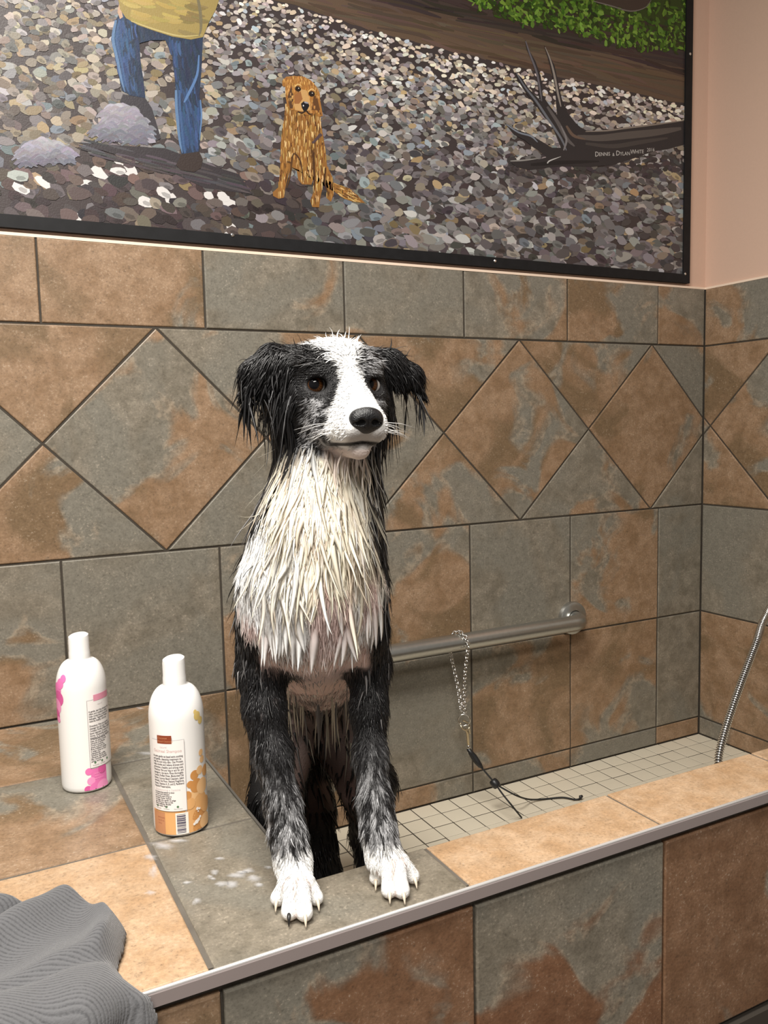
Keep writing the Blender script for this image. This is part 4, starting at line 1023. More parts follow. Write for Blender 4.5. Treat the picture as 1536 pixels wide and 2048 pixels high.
# ------------------------------------------------------------------ the wet dog
rng = np.random.default_rng(4)
class Field:
    "signed distance on a grid, built by smooth unions"
    def __init__(s, lo, hi, h):
        s.lo = np.asarray(lo, np.float32); s.h = h
        s.n = np.ceil((np.asarray(hi) - s.lo) / h).astype(int) + 1
        s.g = np.full(s.n, 0.08, np.float32)
    def _box(s, lo, hi):
        a = np.clip(np.floor((lo - s.lo) / s.h).astype(int), 0, s.n - 1); b = np.clip(np.ceil((hi - s.lo) / s.h).astype(int) + 1, 1, s.n)
        ax = [s.lo[i] + s.h * np.arange(a[i], b[i], dtype=np.float32) for i in range(3)]
        X, Y, Z = np.meshgrid(*ax, indexing='ij')
        return tuple(slice(a[i], b[i]) for i in range(3)), X, Y, Z
    def _mix(s, sl, d, k, sub=False):
        g = s.g[sl]
        if sub:
            h = np.clip(0.5 - 0.5 * (d + g) / k, 0, 1); s.g[sl] = g * (1 - h) + (-d) * h + k * h * (1 - h)
        else:
            h = np.clip(0.5 + 0.5 * (g - d) / k, 0, 1); s.g[sl] = g * (1 - h) + d * h - k * h * (1 - h)
    def cone(s, a, b, ra, rb, k=0.02):
        a = np.asarray(a, np.float32); b = np.asarray(b, np.float32); m = 0.035 + k
        sl, X, Y, Z = s._box(np.minimum(a - ra, b - rb) - m, np.maximum(a + ra, b + rb) + m)
        ab = b - a; L = float(ab @ ab) + 1e-12
        t = np.clip(((X - a[0]) * ab[0] + (Y - a[1]) * ab[1] + (Z - a[2]) * ab[2]) / L, 0, 1)
        d = np.sqrt((X - a[0] - t * ab[0]) ** 2 + (Y - a[1] - t * ab[1]) ** 2 + (Z - a[2] - t * ab[2]) ** 2) - (ra + (rb - ra) * t)
        s._mix(sl, d, k)
    def chain(s, pts, rs, k=0.02):
        for i in range(len(pts) - 1): s.cone(pts[i], pts[i + 1], rs[i], rs[i + 1], k)
    def ell(s, c, r, ax=None, k=0.015, sub=False):
        c = np.asarray(c, np.float32); R = max(r); m = 0.03 + k
        sl, X, Y, Z = s._box(c - R - m, c + R + m)
        X = X - c[0]; Y = Y - c[1]; Z = Z - c[2]
        if ax is None: q = (X, Y, Z)
        else: q = tuple(X * v[0] + Y * v[1] + Z * v[2] for v in ax)
        k0 = np.sqrt(sum((q[i] / r[i]) ** 2 for i in range(3))); k1 = np.sqrt(sum((q[i] / r[i] ** 2) ** 2 for i in range(3))) + 1e-9
        s._mix(sl, k0 * (k0 - 1) / k1, k, sub)
    def sample(s, P):
        q = (P - s.lo) / s.h; i = np.clip(np.floor(q).astype(int), 0, s.n - 2); f = np.clip(q - i, 0, 1); out = 0
        for dx in (0, 1):
            for dy in (0, 1):
                for dz in (0, 1):
                    wgt = (f[:, 0] if dx else 1 - f[:, 0]) * (f[:, 1] if dy else 1 - f[:, 1]) * (f[:, 2] if dz else 1 - f[:, 2])
                    out = out + wgt * s.g[i[:, 0] + dx, i[:, 1] + dy, i[:, 2] + dz]
        return out
    def grad(s, P):
        e = s.h; out = np.zeros_like(P)
        for i in range(3):
            d = np.zeros(3); d[i] = e; out[:, i] = s.sample(P + d) - s.sample(P - d)
        return out / (np.linalg.norm(out, axis=1, keepdims=True) + 1e-9)
    def mesh(s):
        "naive surface nets"
        g = s.g; ins = g < 0
        c = [ins[a:ins.shape[0] - 1 + a, b:ins.shape[1] - 1 + b, d:ins.shape[2] - 1 + d] for a in (0, 1) for b in (0, 1) for d in (0, 1)]
        cnt = sum(x.astype(np.int8) for x in c); act = (cnt > 0) & (cnt < 8)
        I = np.argwhere(act); idx = -np.ones(act.shape, np.int32); idx[act] = np.arange(len(I))
        acc = np.zeros((len(I), 3)); num = np.zeros(len(I))
        corners = [(a, b, d) for a in (0, 1) for b in (0, 1) for d in (0, 1)]
        val = {cc: g[I[:, 0] + cc[0], I[:, 1] + cc[1], I[:, 2] + cc[2]] for cc in corners}
        for cc in corners:
            for axis in range(3):
                if cc[axis] == 0:
                    c2 = list(cc); c2[axis] = 1; c2 = tuple(c2); va, vb = val[cc], val[c2]; m = (va < 0) != (vb < 0)
                    t = np.where(m, va / np.where(m, va - vb, 1), 0); p = np.zeros((len(I), 3)); p[:] = cc; p[:, axis] += t
                    acc[m] += p[m]; num[m] += 1
        V = s.lo + s.h * (I + acc / num[:, None])
        F = []
        for axis in range(3):
            a1, a2 = (axis + 1) % 3, (axis + 2) % 3
            sl0 = [slice(None)] * 3; sl1 = [slice(None)] * 3; sl0[axis] = slice(0, -1); sl1[axis] = slice(1, None)
            A0 = ins[tuple(sl0)]; A1 = ins[tuple(sl1)]
            E = np.argwhere(A0 != A1); E = E[(E[:, a1] > 0) & (E[:, a2] > 0) & (E[:, a1] < s.n[a1] - 1) & (E[:, a2] < s.n[a2] - 1)]
            q = []
            for o1, o2 in ((-1, -1), (0, -1), (0, 0), (-1, 0)):
                e = E.copy(); e[:, a1] += o1; e[:, a2] += o2; q.append(idx[e[:, 0], e[:, 1], e[:, 2]])
            q = np.stack(q, 1); fl = A0[E[:, 0], E[:, 1], E[:, 2]]; q[~fl] = q[~fl][:, ::-1]
            F.append(q)
        F = np.concatenate(F); F = F[(F >= 0).all(1)]
        return V.astype(np.float64), F
def fast_mesh(name, V, F, mat, cols=None, smooth=True, parent=None):
    me = bpy.data.meshes.new(name); nv, nf, k = len(V), len(F), F.shape[1]
    me.vertices.add(nv); me.vertices.foreach_set('co', np.ascontiguousarray(V, np.float32).ravel())
    me.loops.add(nf * k); me.loops.foreach_set('vertex_index', np.ascontiguousarray(F, np.int32).ravel())
    me.polygons.add(nf); me.polygons.foreach_set('loop_start', np.arange(0, nf * k, k, dtype=np.int32))
    try: me.polygons.foreach_set('loop_total', np.full(nf, k, np.int32))
    except Exception: pass
    me.update(calc_edges=True); me.validate()
    if smooth: me.polygons.foreach_set('use_smooth', np.ones(nf, bool))
    if cols is not None: set_col(me, cols)
    me.materials.append(mat); o = bpy.data.objects.new(name, me); link(o)
    if parent is not None: o.parent = parent; o.matrix_parent_inverse = parent.matrix_world.inverted()
    return o

# head frame (eye line is the origin, centimetres: forward, dog's left, up)
HO = W(689, 772, -2.60)
def unit(v): v = np.asarray(v, float); return v / np.linalg.norm(v)
HF = unit((-0.150, -0.985, -0.03)); HL = unit(np.cross((0.012, 0, 1), HF)); HU = np.cross(HF, HL)
def H(f, l, u): return HO + 0.01 * (f * HF + l * HL + u * HU)
HAX = (HF, HL, HU)
def Tm(x, y, z): return M3(x, y, z)
BL = unit((0.92, -0.39, 0)); BF = unit((-0.39, -0.92, 0))        # body: dog's left, forward

lo = M3(-0.95, -3.02, ZF - 0.02); hi = M3(0.75, -0.70, 2.28)
SD = Field(lo, hi, 0.0027)
# trunk
SD.chain([W(627, 1168, -2.36), Tm(-.14, -2.03, .92), Tm(.03, -1.64, .62), Tm(.13, -1.32, .36), Tm(.17, -1.15, .26)], [.074, .074, .070, .066, .062], .03)
SD.cone(W(630, 1110, -2.50), W(624, 1215, -2.44), .060, .064, .03)
SD.cone(W(622, 1250, -2.32), Tm(-.05, -1.85, .66), .066, .062, .03)
SD.cone(W(626, 1190, -2.56), W(620, 1245, -2.50), .050, .050, .03)
SD.cone(W(560, 1165, -2.50), W(556, 1225, -2.46), .034, .034, .02)
SD.cone(W(555, 1180, -2.36), W(540, 1260, -2.33), .042, .034, .03)
SD.cone(W(698, 1180, -2.46), W(714, 1260, -2.43), .040, .032, .03)
# neck
SD.chain([H(-7.5, 0, -2.5), W(650, 985, -2.36), W(636, 1070, -2.38), W(628, 1150, -2.38)], [.056, .060, .070, .078], .03)
SD.cone(H(-3.5, 0, -6.0), W(640, 1060, -2.50), .040, .058, .03)
# front legs
legA = [W(538, 1250, -2.34), W(524, 1340, -2.31), W(529, 1420, -2.37), W(545, 1510, -2.44), W(566, 1610, -2.50), W(576, 1670, -2.54), W(586, 1725, -2.57)]
SD.chain(legA, [.034, .0275, .0225, .0200, .0185, .0190, .0190], .016)
SD.ell(legA[1] + np.array([.003, .014, .01]), (.020, .030, .036), None, .02)
legB = [W(722, 1250, -2.44), W(738, 1335, -2.38), W(738, 1420, -2.45), W(740, 1510, -2.53), W(750, 1605, -2.61), W(757, 1660, -2.65), W(768, 1715, -2.69)]
SD.chain(legB, [.031, .0245, .0200, .0180, .0178, .0185, .0185], .016)
SD.ell(legB[1] + np.array([-.002, .014, .01]), (.018, .028, .034), None, .02)
# paws
TOES = []
def paw(wr, tips, kn):
    c = M3(*PX(kn[0], kn[1], 2, .085)); SD.cone(wr, c, .0200, .0185, .012)
    for (u, v, z, r) in tips:
        tip = M3(*PX(u, v, 2, z)); kk = c + (tip - c) * .50 + np.array([0, 0, .0085])
        SD.cone(c + (tip - c) * .15, kk, .0105, r * 1.05, .005); SD.cone(kk, tip, r * 1.05, r, .0012); TOES.append((c + (tip - c) * .2, kk, tip))
    return c
tipsA = [(556, 1796, .036, .0090), (579, 1823, .036, .0096), (609, 1825, .036, .0096), (632, 1795, .036, .0088)]
tipsB = [(753, 1755, .036, .0088), (778, 1780, .036, .0094), (804, 1781, .036, .0094), (825, 1752, .036, .0088)]
paw(legA[-1], tipsA, (594, 1766)); paw(legB[-1], tipsB, (784, 1731))
# hind legs and tail
hA = [Tm(.0, -1.26, .22), Tm(-.20, -1.58, -.12), Tm(-.20, -1.18, -.62), Tm(-.21, -1.30, -1.08)]
SD.chain(hA, [.062, .037, .021, .018], .025)
SD.cone(hA[3], Tm(-.25, -1.48, -1.135), .019, .014, .012)
hB = [Tm(.27, -1.20, .22), Tm(.33, -1.56, -.14), Tm(.46, -1.22, -.60), Tm(.45, -1.32, -1.08)]
SD.chain(hB, [.068, .043, .021, .018], .025)
SD.cone(hB[3], Tm(.41, -1.50, -1.135), .019, .014, .012)
tailp = [Tm(.20, -1.02, .26), Tm(.20, -1.00, -.05), Tm(.17, -1.12, -.42), Tm(.16, -1.22, -.80), Tm(.15, -1.26, -1.02)]
SD.chain(tailp, [.034, .034, .040, .040, .018], .02)
# head
SD.ell(H(-5.2, 0, .6), (.070, .053, .049), HAX, .02)
SD.ell(H(-2.0, 0, 1.6), (.040, .044, .030), HAX, .02)
for sg_ in (-1, 1):
    SD.ell(H(-1.3, sg_ * 2.3, 1.75), (.020, .021, .012), HAX, .012)          # brow
    SD.ell(H(-3.6, sg_ * 3.5, -2.6), (.042, .027, .036), HAX, .02)          # cheek
    SD.ell(H(-.6, sg_ * 3.0, -1.6), (.026, .018, .016), HAX, .012)          # under the eye
SD.cone(H(-1.5, 0, -1.6), H(6.3, 0, -3.5), .031, .0205, .016)                # muzzle
SD.cone(H(1.0, 0, -.9), H(7.0, 0, -3.0), .019, .0125, .014)                  # bridge
for sg_ in (-1, 1):
    SD.ell(H(5.2, sg_ * 1.35, -4.55), (.031, .0165, .019), HAX, .010)       # lips
    SD.ell(H(1.2, sg_ * 2.2, -4.6), (.032, .018, .022), HAX, .014)
SD.cone(H(-2.0, 0, -5.4), H(5.4, 0, -6.75), .026, .0128, .006)               # lower jaw
for sg_ in (-1, 1):
    SD.ell(H(.75, sg_ * 3.35, .10), (.0180, .0112, .0080), (unit(HF + sg_ * .35 * HL), unit(HL - sg_ * .35 * HF), HU), .004, sub=True)
# ears
SD.chain([H(-4.8, -4.4, 2.9), H(-5.4, -7.2, 3.4), H(-5.0, -9.6, 1.6), H(-4.4, -10.4, -.6)], [.017, .0125, .011, .005], .012)
SD.chain([H(-4.6, -4.8, 2.4), H(-4.8, -7.6, 2.2), H(-4.6, -9.0, .2)], [.016, .012, .006], .012)
SD.chain([H(-4.8, 4.6, 2.9), H(-4.8, 7.2, 3.2), H(-4.2, 9.8, 1.5), H(-3.8, 10.9, -.7)], [.016, .0115, .0095, .0035], .012)
SD.chain([H(-4.6, 5.0, 2.6), H(-4.4, 7.4, 2.4), H(-4.0, 9.0, 1.0)], [.015, .010, .006], .012)

SD.cone(H(-4.8, -5.2, .9), H(-5.0, -8.0, .2), .016, .009, .012)
SD.cone(H(-4.6, 5.2, 1.0), H(-4.2, 7.6, .9), .015, .008, .012)
for sg_ in (-1, 1): SD.chain([H(-6.2, sg_ * 4.6, 1.0), H(-6.4, sg_ * 5.3, -2.5), H(-6.6, sg_ * 4.8, -6.0)], [.022, .020, .014], .02)
DV, DF = SD.mesh()
DN = SD.grad(DV)

def vnoise(P, scale, seed=0):
    "cheap smooth value noise 0..1"
    q = P * scale + seed * 13.37; i = np.floor(q).astype(np.int64); f = q - i; f = f * f * (3 - 2 * f); out = 0
    for dx in (0, 1):
        for dy in (0, 1):
            for dz in (0, 1):
                hsh = np.sin((i[:, 0] + dx) * 127.1 + (i[:, 1] + dy) * 311.7 + (i[:, 2] + dz) * 74.7 + seed * 17.3) * 43758.5453; hsh = (hsh - np.floor(hsh)) * 65535.0
                wgt = (f[:, 0] if dx else 1 - f[:, 0]) * (f[:, 1] if dy else 1 - f[:, 1]) * (f[:, 2] if dz else 1 - f[:, 2]); out = out + wgt * (hsh / 65535.0)
    return out
def sst(x, a, b):
    t = np.clip((x - a) / (b - a), 0, 1); return t * t * (3 - 2 * t)
C_BLACK = np.array([.010, .0095, .010]); C_WHITE = np.array([.88, .875, .86]); C_CREAM = np.array([.78, .72, .58]); C_GREY = np.array([.17, .165, .165]); C_PINK = np.array([.52, .36, .33]); C_LGREY = np.array([.42, .42, .43])
def headc(P): d = (P - HO) * 100; return d @ HF, d @ HL, d @ HU
ZPA = PX(590, 1690, 1, -2.55)[2]; ZPB = PX(765, 1672, 1, -2.66)[2]
c0 = W(627, 1168, -2.36)
def coat(P, N):
    "coat colour of the dog at a point of its skin"
    f, l, u = headc(P); tz = P[:, 2] / T - ZB
    s = (P - c0) @ BL; nf = N @ BF; b = (P - c0) @ BF
    n1 = vnoise(P, 45, 1); n2 = vnoise(P, 130, 2); n3 = vnoise(P * np.array([1, 1, .35]), 260, 3); n4 = vnoise(P * np.array([1, 1, .22]), 210, 5)
    col = np.tile(C_BLACK, (len(P), 1))
    def put(c, w_):
        nonlocal col; w_ = np.clip(w_, 0, 1)[:, None]; col = col * (1 - w_) + np.asarray(c) * w_
    # trunk: black sides, grey flecks
    put(C_GREY * .5, .55 * sst(n3, .5, .8))
    front = sst(nf, .05, .45)
    neck = (tz > .66) * (tz < 2.0)
    # white chest and ruff
    lim = np.interp(tz, [.86, .93, 1.00, 1.12, 1.25, 1.5, 1.8], [.0, .062, .080, .086, .078, .060, .046]) - .022 * (s < 0) * sst(tz, 1.12, 1.3)
    wch = neck * sst(lim + .020 * (n1 - .5) - np.abs(s - .004 + .004), -.004, .008) * sst(nf, -.10, .25)
    put(C_CREAM * .95, wch); put(C_WHITE, wch * sst(1.22 - tz, 0, .15))
    put(np.array([.60, .46, .38]), wch * sst(n1, .45, .75) * sst(tz, 1.15, 1.35) * .7); put(C_PINK * 1.25, wch * sst(n1 + .35 * np.exp(-((tz - 1.06) / .06) ** 2), .62, .85) * sst(tz, .90, .97) * sst(1.3 - tz, 0, .1) * .75)
    # white shoulder patch on the dog's right
    put(C_WHITE, sst(.052 - np.linalg.norm((P - W(524, 1135, -2.55)) * np.array([1.15, .5, .75]), axis=1), 0, .010))
    # belly and inner arms: bare pinkish skin
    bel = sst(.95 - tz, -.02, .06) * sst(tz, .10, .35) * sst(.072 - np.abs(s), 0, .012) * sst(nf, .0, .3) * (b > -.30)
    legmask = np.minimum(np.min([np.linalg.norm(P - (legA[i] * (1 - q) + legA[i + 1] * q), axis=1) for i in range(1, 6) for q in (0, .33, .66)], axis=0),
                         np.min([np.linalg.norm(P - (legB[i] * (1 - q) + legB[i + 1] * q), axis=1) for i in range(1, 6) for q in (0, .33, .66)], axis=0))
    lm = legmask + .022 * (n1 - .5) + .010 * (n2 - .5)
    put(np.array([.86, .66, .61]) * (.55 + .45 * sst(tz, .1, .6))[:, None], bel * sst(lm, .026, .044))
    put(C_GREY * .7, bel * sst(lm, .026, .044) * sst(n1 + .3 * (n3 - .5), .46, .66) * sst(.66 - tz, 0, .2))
    # front legs: merle
    onleg = sst(.046 - lm, 0, .012) * sst(.90 + .10 * (n1 - .5) - tz, 0, .1) * (tz > -.05) * (b > -.16)
    put(C_BLACK * 1.6, onleg)
    gl = sst(.50 - tz, -.1, .25)
    put(C_LGREY * .72, onleg * gl * sst(n3 + .45 * (n4 - .5), .38, .66) * sst(nf, -.5, .3))
    put(C_LGREY * .9, onleg * sst(.32 - tz, 0, .14) * sst(n3, .36, .60))
    isA = np.linalg.norm((P - legA[5])[:, :2], axis=1) < np.linalg.norm((P - legB[5])[:, :2], axis=1)
    zp = np.where(isA, ZPA, ZPB)
    pawm = sst(zp + .05 * (n2 - .5) - tz, -.015, .03) * (tz > -.06) * (b > -.20)
    put(C_WHITE, pawm)
    # toes: pink skin in the gaps
    dt = []
    for (a_, b_, c_) in TOES:
        dd = 9.0
        for (p_, q_) in ((a_, b_), (b_, c_)):
            e = q_ - p_; t_ = np.clip(((P - p_) @ e) / (e @ e), 0, 1); dd = np.minimum(dd, np.linalg.norm(P - p_ - t_[:, None] * e, axis=1))
        dt.append(dd)
    dt = np.sort(np.array(dt), axis=0); crease = (1 - sst(dt[1] - dt[0], .0008, .0034)) * (dt[0] < .016) * sst(.20 - tz, 0, .05)
    put(np.array([.42, .25, .19]), pawm * crease * .55)
    put(np.array([.62, .46, .36]), pawm * sst(.030 - tz, -.01, .03) * .5)
    hind = (b < -.16) * (tz < .25); inn = sst(.060 - np.abs(s - .01), 0, .02) * sst(nf, .1, .5)
    put(C_BLACK, hind * 1.0); put(np.array([.20, .135, .120]), hind * inn * sst(tz, -.50, -.25)); put(np.array([.22, .17, .155]), (b < -.10) * inn * sst(tz, -.1, .1) * sst(.45 - tz, 0, .1) * .8)
    # ---- head
    hd = sst(u, -8.6, -7.6) * sst(f, -12, -9.5) * (tz > 1.55)
    put(C_BLACK, hd)
    j = .9 * (n2 - .5) + .8 * (n1 - .5)
    blaze_c = np.interp(u, [-8, -2, 0, 2.5, 5.5], [0, 0, .05, -.5, -.35]); blaze_w = np.interp(u, [-8, -3, -1, 0, 2.2, 3.6, 5.2], [1.6, 1.5, .95, .70, .85, 1.6, 2.9])
    wb = sst(blaze_w + j * .5 - np.abs(l - blaze_c), -.25, .35) * (f > -8.5)
    # merle cheeks
    ck = hd * (u < -1.5) * (f > -5.0) * sst(5.0 - np.abs(l), 0, .6)
    put(C_LGREY * .8, ck * sst(n3 + .3 * (n2 - .5), .40, .66))
    # grey left brow
    gb = hd * sst(l, .8, 1.5) * sst(u, .8, 1.6) * sst(5.2 - l, 0, 1.2)
    put(C_LGREY, gb * sst(n3, .44, .62) * .75)
    put(C_WHITE, hd * wb)
    mz = sst(f + .55 * j - np.interp(l, [-4, -2, 0, 2, 4], [4.4, 3.6, 1.2, 3.4, 4.0]), -.3, .5) * sst(u, -7.2, -6.5) * hd
    put(C_WHITE, mz)
    put(np.array([.50, .47, .45]), hd * sst(2.1 - np.abs(l), 0, .5) * sst(f, 5.8, 6.8) * sst(-4.9 - u, 0, .4) * .8)
    put(C_BLACK * 1.5, hd * (f > 2.2) * sst(.32 - np.abs(u + 6.15 + .10 * np.abs(l)), 0, .16) * sst(3.0 - np.abs(l), 0, .6))
    put(np.array([.86, .72, .66]), hd * sst(-6.7 - u, -.1, .4) * sst(f, .5, 1.5) * .9)
    put(C_BLACK, hd * (f > 6.4) * sst(1 - (l / 1.55) ** 2 - ((u + 3.8) / 1.15) ** 2, 0, .25))
    # dark skin round the eyes
    for sg_ in (-1, 1):
        de = np.sqrt(((l - sg_ * 3.2) / 1.75) ** 2 + (u / 1.35) ** 2 + ((f - .2) / 2.4) ** 2)
        put(C_BLACK * 1.2, hd * sst(1.25 - de, 0, .35))
    er = sst(np.abs(l), 5.3, 6.0) * hd
    put(C_BLACK, er)
    return np.clip(col, 0, 1)
M_SKIN = vcol_mat('wet_short_coat', .58, .25, bump=.55, bscale=420)
M_FUR = vcol_mat('wet_fur', .34, .45)
dbase = M3(-.30, -2.60, 0)
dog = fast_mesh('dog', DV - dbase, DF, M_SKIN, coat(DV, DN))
dog.location = dbase; dog.matrix_world = Matrix.Translation(dbase)
tag(dog, 'wet black and white merle dog standing with its front paws on the tub rim', 'dog')

# ---- fur: wet locks grown from the skin
G = np.array([0, 0, -1.0])
def locks(name, roots, normals, flow, length, width, cols, steps=7, lift=.25, grav=.35, flat=.4, wig=.12, skin=.0012, tipcol=None, kind=True, wet=.55, grow=0.0):
    n = len(roots); length = np.broadcast_to(length, n); width = np.broadcast_to(width, n)
    d = flow + normals * lift + rng.normal(0, wig, (n, 3)); d /= np.linalg.norm(d, axis=1, keepdims=True)
    p = roots - normals * .002; rings = []; st = (length / steps)[:, None]
    nn = normals
    for k in range(steps + 1):
        t = k / steps
        side = np.cross(d, nn); side /= (np.linalg.norm(side, axis=1, keepdims=True) + 1e-9); up = np.cross(side, d)
        gw = (.12 + .88 * min(1, t / grow) ** .8) if grow else (wet + (1 - wet) * min(1, t * 4 + .4))
        wk = (width * (1 - t ** 1.6) ** .8 * gw + .00012)[:, None] * .5
        rings.append(np.stack([p + side * wk, p + up * wk * flat, p - side * wk, p - up * wk * flat], 1))
        if k == steps: break
        bend = (rng.normal(0, wig * .45, (n, 3)) if k == 0 else bend * .75 + rng.normal(0, wig * .30, (n, 3)))
        d = d + G * grav / steps * 2 + bend; d /= np.linalg.norm(d, axis=1, keepdims=True)
        p = p + d * st
        sd = SD.sample(p); gr = SD.grad(p); tgt = skin + .0012 * t
        push = np.clip(tgt - sd, 0, .02); push[k == 0] = push[k == 0]; p = p + gr * push[:, None]
        near = (sd < .012)[:, None]; into = np.minimum((d * gr).sum(1, keepdims=True), 0); d = np.where(near, d - gr * into, d); d /= (np.linalg.norm(d, axis=1, keepdims=True) + 1e-9)
        nn = np.where(near, gr, nn)
    R = np.stack(rings, 1)                                      # n, steps+1, 4, 3
    V = R.reshape(-1, 3); m = (steps + 1) * 4
    base = np.arange(n)[:, None, None, None] * m; kk = np.arange(steps)[None, :, None, None] * 4; q = np.arange(4)
    quad = np.stack([q, (q + 1) % 4, (q + 1) % 4 + 4, q + 4], 1)[None, None]
    F = (base + kk + quad).reshape(-1, 4)
    tc = np.linspace(0, 1, steps + 1)[None, :, None, None]
    c0_ = cols[:, None, None, :]; c1_ = (cols if tipcol is None else tipcol)[:, None, None, :]
    Cc = np.broadcast_to(c0_ * (1 - tc) + c1_ * tc, (n, steps + 1, 4, 3)).reshape(-1, 3)
    o = fast_mesh(name, V - dbase, F, M_FUR, Cc)
    o.location = dbase; o.parent = dog; o.matrix_parent_inverse = dog.matrix_world.inverted()
    if kind: tag(o, kind='stuff')
    return o
hf, hl, hu = headc(DV); tzv = DV[:, 2] / T - ZB; sv = (DV - c0) @ BL; nfv = DN @ BF; bv = (DV - c0) @ BF
ccv = coat(DV, DN); lumv = ccv.mean(1)
def pick(mask, n):
    i = np.flatnonzero(mask); return rng.choice(i, min(n, len(i)), replace=len(i) < n)
def down(N):
    t = G - N * (N @ G)[:, None]; return t / (np.linalg.norm(t, axis=1, keepdims=True) + 1e-6)
def vary(c, a=.15): return np.clip(c * (1 + rng.normal(0, a, (len(c), 1))), 0, .95)
def col_at(i, a=.15): return vary(ccv[i], a)
isleg = (tzv > -.03) & (tzv < .62) & (bv > -.17) & (np.abs(sv) < .14)
paws = isleg & (tzv < .27)
onhead = (tzv > 1.62) & (hf > -10)
ear = onhead & (np.abs(hl) > 5.2) & (hu > -2.6)
face = onhead & ~ear & (hf > -5.5) & (hu > -8) & (np.abs(hl) < 5.2)
edist = np.sqrt(((np.abs(hl) - 3.3) / 1.75) ** 2 + ((hu - .1) / 1.35) ** 2)
eyehole = (edist < .80) & (hf > -3) & (hf < 2.5)
nosehole = (hf > 6.9) & (np.abs(hl) < 2.0)
mouth = (hf > 2) & (np.abs(hu + 6.3) < .5)
# short wet fur of the legs
arm = (tzv >= .60) & (tzv < .98) & (bv > -.10) & (np.abs(sv) < .14) & (lumv < .2)
i = pick((isleg & (tzv > .16)) | arm, 8600); N = DN[i]
locks('leg_fur', DV[i], N, down(N), rng.uniform(.008, .016, len(i)), rng.uniform(.0010, .0022, len(i)), vary(ccv[i], .35), 4, .05, .15, .5, .12, skin=.0006)
i = pick((tzv > .55) & (tzv < .95) & (lumv > .12) & (nfv > 0) & (np.abs(sv) < .08) & (bv > -.15), 500); N = DN[i]
locks('belly_down', DV[i], N, down(N), rng.uniform(.008, .018, len(i)), rng.uniform(.0007, .0014, len(i)), vary(np.where((rng.random(len(i)) < .4)[:, None], C_GREY * 1.2, ccv[i]), .2), 4, .04, .3, .5, .18, skin=.0005)
i = pick(isleg & (tzv > .25) & (nfv < .15), 160); N = DN[i]
locks('leg_feather', DV[i], N, down(N) - BF * .3, rng.uniform(.018, .034, len(i)), rng.uniform(.0016, .0030, len(i)), vary(np.tile(C_BLACK, (len(i), 1)), .3), 6, .25, .8, .4, .18)
i = pick(paws & (tzv > .08), 1500); N = DN[i]
locks('paw_fur', DV[i], N, unit(BF) * .5 + down(N), rng.uniform(.004, .008, len(i)), rng.uniform(.0009, .0016, len(i)), vary(ccv[i], .05), 3, .02, .05, .5, .08, skin=.0003)
# face: short hair running back from the nose
i = pick(face & ~eyehole & ~nosehole & ~mouth & (hf > -4.5) & (hu > -6.9), 9000); N = DN[i]
fl = -HF[None] * .9 + HL[None] * (np.sign(hl[i]) * .30)[:, None] + G * .30; fl = fl - N * (fl * N).sum(1, keepdims=True)
ln = np.interp(hf[i], [-5, -1, 3, 8], [.014, .009, .0065, .0035]) * np.clip(edist[i] - .65, .35, 1)
locks('face_fur', DV[i], N, fl, ln * rng.uniform(.7, 1.3, len(i)), rng.uniform(.0007, .0015, len(i)), vary(ccv[i], .16), 3, .06, .10, .45, .12, skin=.0005)
# crown and forehead
i = pick(onhead & (hu > 2.4) & (np.abs(hl) < 5.0), 1300); N = DN[i]
fl = -HF[None] * .7 + HU[None] * .05 + HL[None] * (np.sign(hl[i]) * np.clip(np.abs(hl[i]) / 3, 0, 1) * .9)[:, None]
locks('crown_fur', DV[i], N, fl, rng.uniform(.010, .022, len(i)), rng.uniform(.0012, .0024, len(i)), vary(ccv[i], .10), 5, .14, .30, .4, .18)
i = pick(onhead & (hu > 4.2) & (np.abs(hl + .2) < 1.6), 16); N = DN[i]
locks('crown_wisp', DV[i], N, HU[None] * 1.0 + rng.normal(0, .45, (len(i), 3)), rng.uniform(.010, .022, len(i)), .0010, vary(ccv[i], .1), 6, .4, .5, .5, .3)
i = pick(onhead & (hu > 2.8) & (hl < -2.6) & (hl > -5.8), 14); N = DN[i]
locks('crown_wisp', DV[i], N, HU[None] * .9 - HL * .5 + rng.normal(0, .3, (len(i), 3)), rng.uniform(.014, .024, len(i)), .0014, np.tile(C_BLACK, (len(i), 1)), 6, .4, .4, .5, .25)
# ears
sgl = np.sign(hl)
i = pick(ear, 2200); N = DN[i]
fl = HL[None] * (sgl[i] * .75)[:, None] + G * .75 - HF * .1; fl = fl - N * np.clip((fl * N).sum(1, keepdims=True), -1, 1) * .8
locks('ear_fur', DV[i], N, fl, rng.uniform(.010, .022, len(i)), rng.uniform(.0014, .0030, len(i)), vary(np.tile(C_BLACK, (len(i), 1)), .4), 5, .05, .5, .4, .12, skin=.0006)
i = pick(ear & (hl < -5.6) & (hu < 2.6), 90); N = DN[i]
locks('ear_fringe', DV[i], N, -HL[None] * .25 + G * 1.0, rng.uniform(.022, .048, len(i)), rng.uniform(.0020, .0045, len(i)), vary(np.tile(C_BLACK, (len(i), 1)), .4), 8, .05, .9, .35, .16)
i = pick(ear & (hl > 5.2) & (hl < 8.0) & (hu < 2.4), 50); N = DN[i]
locks('ear_fringe', DV[i], N, HL[None] * .15 + G * 1.0, rng.uniform(.020, .045, len(i)), rng.uniform(.0016, .0035, len(i)), vary(np.tile(C_BLACK, (len(i), 1)), .4), 8, .05, .9, .35, .16)
i = pick(ear & (hu > 2.8), 24); N = DN[i]
